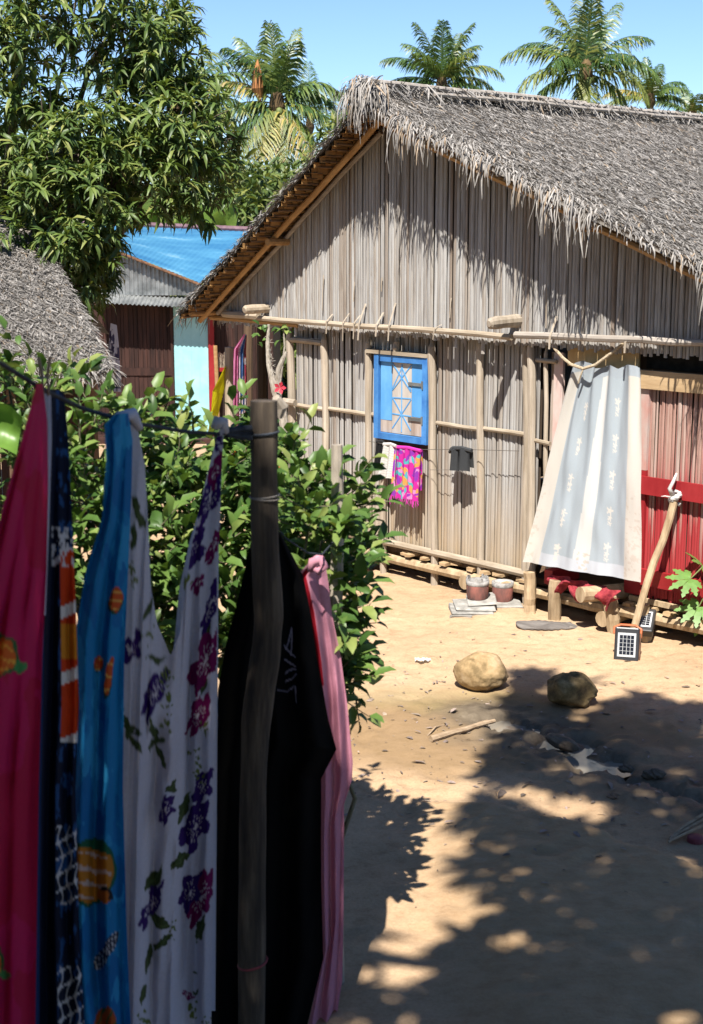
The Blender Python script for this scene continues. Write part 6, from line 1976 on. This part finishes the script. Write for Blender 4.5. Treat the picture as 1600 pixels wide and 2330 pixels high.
# line from the post towards the near left
rope_px = [(-160, 730, 2.55), (20, 838, 2.95), (95, 885, 3.15), (190, 930, 3.42), (300, 962, 3.68), (420, 982, 3.95), (500, 988, 4.08), (575, 985, 4.17)]
line = thing('clothesline', 'dark rope clothesline running from the post to the near left', 'clothesline', dep(300, 962, 3.68))
MB().tube([dep(*q) - np.array(line.location) for q in rope_px], 0.0055, 7).build('rope', 'darkrope', line, smooth=True)
for dy in (-7, 10):
    MB().tube([dep(515, 985 + dy * 0.3, 4.1) - np.array(line.location), dep(545, 983 + dy, 4.14) - np.array(line.location), dep(572, 984 + dy * 1.3, 4.16) - np.array(line.location)], 0.010, 7).build('wrapped_end', 'darkrope', line)
low = [(605, 1165, 4.25), (650, 1225, 4.3), (700, 1258, 4.38), (733, 1262, 4.43), (765, 1225, 4.79)]
line2 = thing('clothesline', 'thin second line from the post to the stake in the shrub', 'clothesline', dep(*low[0]))
MB().tube([dep(*q) - np.array(line2.location) for q in low], 0.003, 6).build('rope', 'darkrope', line2)
def peg(label, px, py, d, ang):
    c0 = dep(px, py, d)
    root = thing('clothes_peg', label, 'clothes peg', c0, 0, 'wooden clothes pegs')
    root.rotation_euler = (0, ang, 0)
    for sgn in (-1, 1):
        MB().box((sgn * 0.004 + (-0.004 if sgn < 0 else 0), -0.005, -0.03), (sgn * 0.004 + (0 if sgn < 0 else 0.004), 0.005, 0.01), 0.0).build('jaw', 'pegwood', root)
        q = MB()
        q.quad((sgn * 0.002, -0.005, 0.01), (sgn * 0.008, -0.005, 0.01), (sgn * 0.016, -0.005, 0.055), (sgn * 0.010, -0.005, 0.055))
        q.quad((sgn * 0.002, 0.005, 0.01), (sgn * 0.008, 0.005, 0.01), (sgn * 0.016, 0.005, 0.055), (sgn * 0.010, 0.005, 0.055))
        q.quad((sgn * 0.008, -0.005, 0.01), (sgn * 0.008, 0.005, 0.01), (sgn * 0.016, 0.005, 0.055), (sgn * 0.016, -0.005, 0.055))
        q.quad((sgn * 0.002, -0.005, 0.01), (sgn * 0.002, 0.005, 0.01), (sgn * 0.010, 0.005, 0.055), (sgn * 0.010, -0.005, 0.055))
        q.build('handle', 'pegwood', root)
    MB().tube([(-0.009, -0.006, 0.008), (0.0, -0.008, 0.011), (0.009, -0.006, 0.008)], 0.002, 5).build('spring', 'metal', root)
peg('wooden clothes peg gripping the red cloth on the line', 103, 870, 3.15, 0.0)
RED, NAVY = np.array((0.40, 0.012, 0.055)), np.array((0.008, 0.012, 0.03))
def warp(X, Y, a=8, b=14):
    return X + a * (fbm(X * 0.06, Y * 0.05, 3, 7) - 0.5), Y + b * (fbm(X * 0.06 + 30, Y * 0.05, 3, 8) - 0.5)
def red_print(X, Y, s, t):
    X, Y = warp(X, Y, 14, 26)
    C = np.ones(X.shape + (3,)) * RED
    C[(fbm(X * 0.012, Y * 0.006, 3, 2) > 0.56)] = (0.46, 0.015, 0.09)
    for cx_, cy in ((2, 1495), (-34, 2190)):
        x, y, r = ell(X, Y, cx_, cy, 42, 46, 20)
        C[r < 1] = (0.62, 0.12, 0.02)
        C[(r < 1) & (np.abs(np.sin(y * 6)) < 0.35)] = (0.75, 0.35, 0.05)
        C[(r > 0.86) & (r < 1.02)] = (0.03, 0.12, 0.04)
        x, y, r = ell(X, Y, cx_ + 43, cy + 24, 14, 10)
        C[r < 1] = (0.06, 0.25, 0.08)
    return C
simple_cloth('beach_cloth', 'crimson cloth with orange fish print at the left edge of the line', 'cloth',
             [(84, 872), (60, 960), (5, 1160), (-70, 1500), (-110, 1900), (-120, 2480)], [(98, 874), (108, 960), (110, 1100), (106, 1300), (96, 1500), (88, 1800), (78, 2480)], 2.75, 3.15, red_print, 130, 300, 3.2, 0.03)
simple_cloth('white_band', 'narrow white cloth strip tucked behind the crimson cloth', 'cloth',
             [(96, 880), (100, 1000), (104, 1200), (98, 1400)], [(116, 890), (118, 1000), (112, 1200), (104, 1400)], 3.17, 3.2, const((0.40, 0.40, 0.50)), 14, 80, 1, 0.006)
def navy_print(X, Y, s, t):
    C = np.ones(X.shape + (3,)) * NAVY
    C[(s < 0.22)] = (0.012, 0.035, 0.12)
    C[(s > 0.55) & (fbm(X * 0.10, Y * 0.035, 3, 31) > 0.60)] = (0.02, 0.07, 0.20)
    m_ = (s > 0.62) & (Y > 1250) & (Y < 1690)
    C[m_] = (0.55, 0.05, 0.01)
    C[m_ & (np.abs(((Y - 1250) + 40 * s) % 150 - 20) < 14)] = (0.70, 0.66, 0.62)
    C[m_ & (Y > 1420) & (Y < 1500)] = (0.60, 0.22, 0.02)
    m_ = (s > 0.55) & (((Y > 1880) & (Y < 2060)) | ((Y > 2200) & (Y < 2360)))
    cell = np.abs(np.sin(X * 0.16 + 0.9 * np.sin(Y * 0.07)) * np.sin(Y * 0.085 + X * 0.05))
    C[m_ & (cell < 0.16)] = (0.62, 0.60, 0.60)
    C[(s > 0.4) & (Y > 1200) & (Y < 1290) & (fbm(X * .2, Y * .1, 2, 3) > .55)] = (0.6, 0.58, 0.6)
    return C
simple_cloth('beach_cloth', 'black and navy cloth with coral and clownfish print', 'cloth',
             [(106, 884), (94, 1000), (86, 1200), (78, 1500), (72, 1800), (58, 2480)], [(146, 890), (156, 1000), (163, 1150), (172, 1350), (180, 1600), (172, 1800), (180, 2100), (200, 2480)], 3.24, 3.42, navy_print, 110, 320, 2.6, 0.03)
BLUE = np.array((0.015, 0.19, 0.42))
def blue_print(X, Y, s, t):
    X, Y = warp(X, Y)
    C = np.ones(X.shape + (3,)) * BLUE
    C[fbm(X * 0.03, Y * 0.008, 3, 12) > 0.55] = (0.012, 0.14, 0.36)
    C[fbm(X * 0.05 + 7, Y * 0.012, 3, 14) > 0.64] = (0.03, 0.27, 0.52)
    for cx, cy, rx, ry in ((263, 1365, 16, 30), (248, 1540, 9, 48), (225, 1510, 10, 18)):
        x, y, r = ell(X, Y, cx, cy, rx, ry, 8)
        C[r < 1] = (0.52, 0.08, 0.02)
        C[(r < 1) & (np.abs(np.sin(y * 5)) < 0.35)] = (0.68, 0.36, 0.08)
        C[(r > 0.85) & (r < 1.05) & (y > 0)] = (0.02, 0.08, 0.05)
    x, y, r = ell(X, Y, 205, 1985, 56, 74, 12)
    C[r < 1.06] = (0.015, 0.10, 0.05)
    C[(r < 0.95) & (y > -0.68)] = (0.44, 0.17, 0.02)
    C[(r < 0.85) & (y > -0.55) & (np.abs(np.sin((y + 0.1) * 7.0)) < 0.42)] = (0.50, 0.38, 0.34)
    x, y, r = ell(X, Y, 240, 2038, 17, 20, -40)
    C[r < 1] = (0.44, 0.12, 0.02)
    C[(r > 0.6) & (r < 1) & (x > 0)] = (0.02, 0.02, 0.02)
    x, y, r = ell(X, Y, 242, 2165, 14, 50, 30)
    C[r < 1] = (0.03, 0.03, 0.05)
    C[(r < 1) & (np.sin(x * 9) * np.sin(y * 22) > 0.25)] = (0.55, 0.52, 0.50)
    x, y, r = ell(X, Y, 240, 2335, 26, 44)
    C[r < 1] = (0.40, 0.08, 0.02)
    C[(r < 1) & (np.abs(np.sin(x * 4 + y * 3)) < 0.4)] = (0.03, 0.12, 0.04)
    return C
simple_cloth('beach_cloth', 'blue cloth with striped tropical fish print on the line', 'cloth',
             [(262, 942), (238, 965), (242, 1050), (232, 1180), (195, 1300), (170, 1450), (172, 1650), (162, 1900), (172, 2200), (200, 2480)], [(292, 940), (302, 1000), (300, 1100), (292, 1300), (283, 1500), (280, 1800), (288, 2100), (304, 2480)], 3.42, 3.60, blue_print, 130, 320, 2.2, 0.035)
# white flowered cloth, hung at two points with a sag between
nI, nJ = 190, 360
s_ = np.linspace(0, 1, nI)
t_ = np.linspace(0, 1, nJ)
top = curve([(262, 946), (284, 944), (308, 946), (330, 1060), (338, 1200), (343, 1330), (358, 1420), (388, 1492), (410, 1440), (424, 1330), (440, 1220), (462, 1120), (484, 1030), (498, 978), (512, 976)], s_)
bx_ = 276 + (479 - 276) * np.interp(s_, [0, 0.22, 0.5, 0.8, 1], [0, 0.16, 0.42, 0.75, 1])
X = np.zeros((nI, nJ))
Y = np.zeros((nI, nJ))
for i in range(nI):
    k = t_
    Y[i] = top[i, 1] + (2480 - top[i, 1]) * k
    # settle towards the hanging line below the sag
    X[i] = top[i, 0] + (bx_[i] - top[i, 0]) * np.clip((Y[i] - top[i, 1]) / (2480 - top[i, 1]), 0, 1) ** 0.55
right = np.interp(Y, [976, 1100, 1300, 1700, 2000, 2480], [513, 508, 494, 494, 487, 478])
X = np.minimum(X, right)
ss = s_[:, None] * np.ones((1, nJ))
tt2 = np.ones((nI, 1)) * t_[None]
fold = 0.045 * (fbm(ss * 5 + 3, tt2 * 7 + ss * 3, 3, 77) - 0.5) * np.minimum(1, tt2 * 3) + 0.040 * np.sin(ss * 17 + 1.2 * np.sin(tt2 * 3.0)) * np.minimum(1, tt2 * 2.5 + 0.1) + 0.014 * np.sin(ss * 41 + 5 * tt2)
drape = 0.06 * np.exp(-((Y - (1600 + 700 * np.abs(ss - 0.45))) / 90) ** 2) * np.exp(-((ss - 0.45) / 0.25) ** 2) + 0.05 * np.exp(-((Y - (1830 + 500 * np.abs(ss - 0.5))) / 60) ** 2) * np.exp(-((ss - 0.5) / 0.22) ** 2)
Pw = depv(X, Y, 3.66 + 0.42 * ss + fold - drape)
C = np.ones((nI, nJ, 3)) * np.array((0.52, 0.50, 0.57))
X0_, Y0_ = X, Y
wx_, wy_ = fbm(X * 0.05, Y * 0.04, 3, 101) - 0.5, fbm(X * 0.05 + 50, Y * 0.04, 3, 103) - 0.5
X, Y = X + 16 * wx_, Y + 34 * wy_
PUR, MAG, GRN, LIM = (0.035, 0.012, 0.11), (0.16, 0.008, 0.075), (0.05, 0.07, 0.025), (0.13, 0.16, 0.035)
for a in ((312, 1150, 34, 12, 75), (318, 1180, 36, 11, 60), (305, 1225, 30, 10, 100), (286, 1640, 40, 10, 80), (308, 1690, 34, 9, 60), (300, 1660, 26, 8, 10), (350, 1660, 28, 9, 80), (360, 1690, 24, 8, 150), (365, 1720, 24, 8, 60), (355, 1500, 24, 9, 10), (375, 1400, 30, 9, 110), (385, 1445, 18, 8, 40), (335, 1390, 26, 9, 120), (350, 2000, 40, 14, 120), (358, 2090, 34, 12, 40), (372, 2140, 30, 9, 140), (340, 2180, 34, 9, 100), (418, 1840, 40, 12, 110), (432, 1880, 34, 10, 130), (410, 1960, 30, 13, 130), (458, 2110, 34, 10, 105), (440, 2010, 28, 9, 120), (330, 2260, 26, 8, 100), (392, 1790, 22, 9, 130), (445, 2215, 8, 6, 0), (446, 2260, 8, 6, 60), (470, 1420, 40, 11, 95), (462, 1560, 26, 9, 95)):
    leafmark(C, X, Y, *a[:4], a[4], GRN)
for a in ((352, 1580, 24, 62, PUR), (296, 1478, 24, 44, PUR), (468, 1500, 30, 90, MAG), (452, 1630, 22, 60, MAG), (380, 1845, 20, 40, PUR), (445, 1880, 30, 70, PUR), (458, 2040, 26, 80, MAG), (432, 2030, 26, 50, PUR), (345, 2060, 16, 70, PUR), (436, 1245, 34, 50, PUR), (478, 1130, 22, 80, PUR), (497, 1060, 14, 60, MAG), (484, 1370, 16, 90, PUR), (462, 1790, 22, 50, PUR), (428, 2265, 16, 12, MAG), (498, 1000, 12, 20, PUR), (452, 1330, 16, 26, MAG), (488, 1240, 13, 50, MAG)):
    flower(C, X, Y, a[0], a[1], a[2], a[3], a[4], 20, 5, (0.62, 0.55, 0.56))
for i, a in enumerate(((305, 1300, 14), (300, 1330, 10), (420, 1310, 16), (335, 1450, 14), (380, 1540, 16), (385, 1600, 12), (450, 1720, 14), (470, 1660, 12), (460, 1760, 14), (395, 2110, 12), (440, 2310, 16), (325, 2330, 16), (470, 2330, 12), (372, 1640, 16))):
    sprig(C, X, Y, *a, LIM, i)
fl_root = thing('beach_cloth', 'white cloth with purple flowers and green leaves sagging on the line', 'cloth', Pw[nI // 2, -1])
link('cloth', grid_mesh('cloth', Pw - np.array(fl_root.location), C), 'cloth', fl_root)
# back layer seen through the sag
n2 = 60
S2, T2 = np.meshgrid(np.linspace(0, 1, n2), np.linspace(0, 1, 90), indexing='ij')
tb = curve([(395, 1480), (408, 1340), (432, 1230), (470, 1110), (500, 980)], np.linspace(0, 1, n2))
X2 = tb[:, 0][:, None] * (1 - T2) + (400 + 90 * S2) * T2
Y2 = tb[:, 1][:, None] * (1 - T2) + 2300 * T2
C2 = np.ones((n2, 90, 3)) * np.array((0.50, 0.52, 0.64))
leafmark(C2, X2, Y2, 425, 1330, 18, 8, 80, LIM)
P2 = depv(X2, Y2, 4.02 + 0.14 * S2 + 0.02 * np.sin(S2 * 14))
link('back_fold', grid_mesh('back_fold', P2 - np.array(fl_root.location), C2), 'cloth', fl_root)
# knot of the white cloth on the line
MB().tube([dep(488, 975, 4.08) - np.array(fl_root.location), dep(497, 957, 4.08) - np.array(fl_root.location), dep(507, 960, 4.09) - np.array(fl_root.location), dep(513, 985, 4.10) - np.array(fl_root.location)], [0.012, 0.018, 0.018, 0.012], 8).build('corner', M('white_corner', (0.5, 0.48, 0.54), (0.68, 0.66, 0.72), (30, 30, 30), 0.9, 0.2), fl_root, smooth=True)
MB().tube([dep(256, 975, 3.6) - np.array(fl_root.location), dep(275, 948, 3.63) - np.array(fl_root.location), dep(300, 942, 3.66) - np.array(fl_root.location), dep(318, 975, 3.69) - np.array(fl_root.location)], [0.010, 0.016, 0.018, 0.010], 8).build('corner', 'cloth' if False else M('lilac_corner', (0.42, 0.44, 0.56), (0.56, 0.56, 0.66), (30, 30, 30), 0.9, 0.2), fl_root, smooth=True)
# black cloth behind the post and the pink one beyond it
def black_print(X, Y, s, t):
    C = np.ones(X.shape + (3,)) * np.array((0.003, 0.003, 0.0035))
    col = (0.22, 0.21, 0.30)
    def arc(pts, w=1.5):
        p = curve(pts, np.linspace(0, 1, 26))
        for q in p:
            C[np.hypot(X - q[0], (Y - q[1]) * 0.8) < w] = col
    arc([(664, 1428), (657, 1460), (650, 1478)])
    arc([(664, 1428), (664, 1470), (662, 1490)])
    arc([(648, 1470), (660, 1485), (672, 1495)])
    arc([(648, 1500), (662, 1510), (672, 1516)])
    arc([(650, 1532), (660, 1524), (674, 1522)])
    arc([(650, 1550), (664, 1545), (674, 1534)])
    arc([(632, 1572), (655, 1572), (672, 1560), (674, 1598)])
    return C
simple_cloth('black_dress', 'black cloth with white line embroidery hanging behind the line post', 'cloth',
             [(598, 1170), (574, 1220), (545, 1350), (516, 1460), (496, 1570), (490, 1900), (474, 2480)], [(640, 1215), (690, 1310), (708, 1400), (722, 1500), (748, 1640), (766, 1705), (731, 1772), (731, 2000), (736, 2180), (700, 2330), (680, 2480)], 4.30, 4.40, black_print, 150, 360, 3.0, 0.035)
def pink_print(X, Y, s, t):
    C = np.ones(X.shape + (3,)) * np.array((0.62, 0.27, 0.36))
    C[(s < 0.30) & (Y < 1560)] = (0.40, 0.015, 0.03)
    C[(s < 0.12) & (Y < 1420)] = (0.62, 0.30, 0.36)
    return C
pk, _ = simple_cloth('pink_cloth', 'pale pink cloth knotted on the second line, hanging over the yard', 'cloth',
             [(714, 1268), (676, 1310), (700, 1400), (712, 1500), (722, 1600), (726, 1800), (728, 2000), (734, 2180), (700, 2340), (690, 2480)], [(738, 1266), (748, 1330), (756, 1400), (775, 1490), (790, 1600), (803, 1735), (801, 1775), (783, 1830), (782, 2080), (779, 2230), (767, 2308)], 4.48, 4.58, pink_print, 90, 300, 2.2, 0.022)
kp = lambda x, y, d=4.47: dep(x, y, d) - np.array(pk.location)
MAT['pinkcloth'] = M('pink_knot', (0.55, 0.22, 0.30), (0.68, 0.34, 0.42), (30, 30, 30), 0.9, 0.2)
MB().tube([kp(705, 1300), kp(712, 1278), kp(728, 1272), kp(738, 1288), kp(724, 1300), kp(712, 1292)], [0.010, 0.016, 0.018, 0.016, 0.014, 0.008], 8).build('knot', 'pinkcloth', pk, smooth=True)
MB().tube([kp(724, 1280), kp(722, 1268), kp(730, 1262)], [0.012, 0.012, 0.004], 8).build('knot_end', 'pinkcloth', pk, smooth=True)
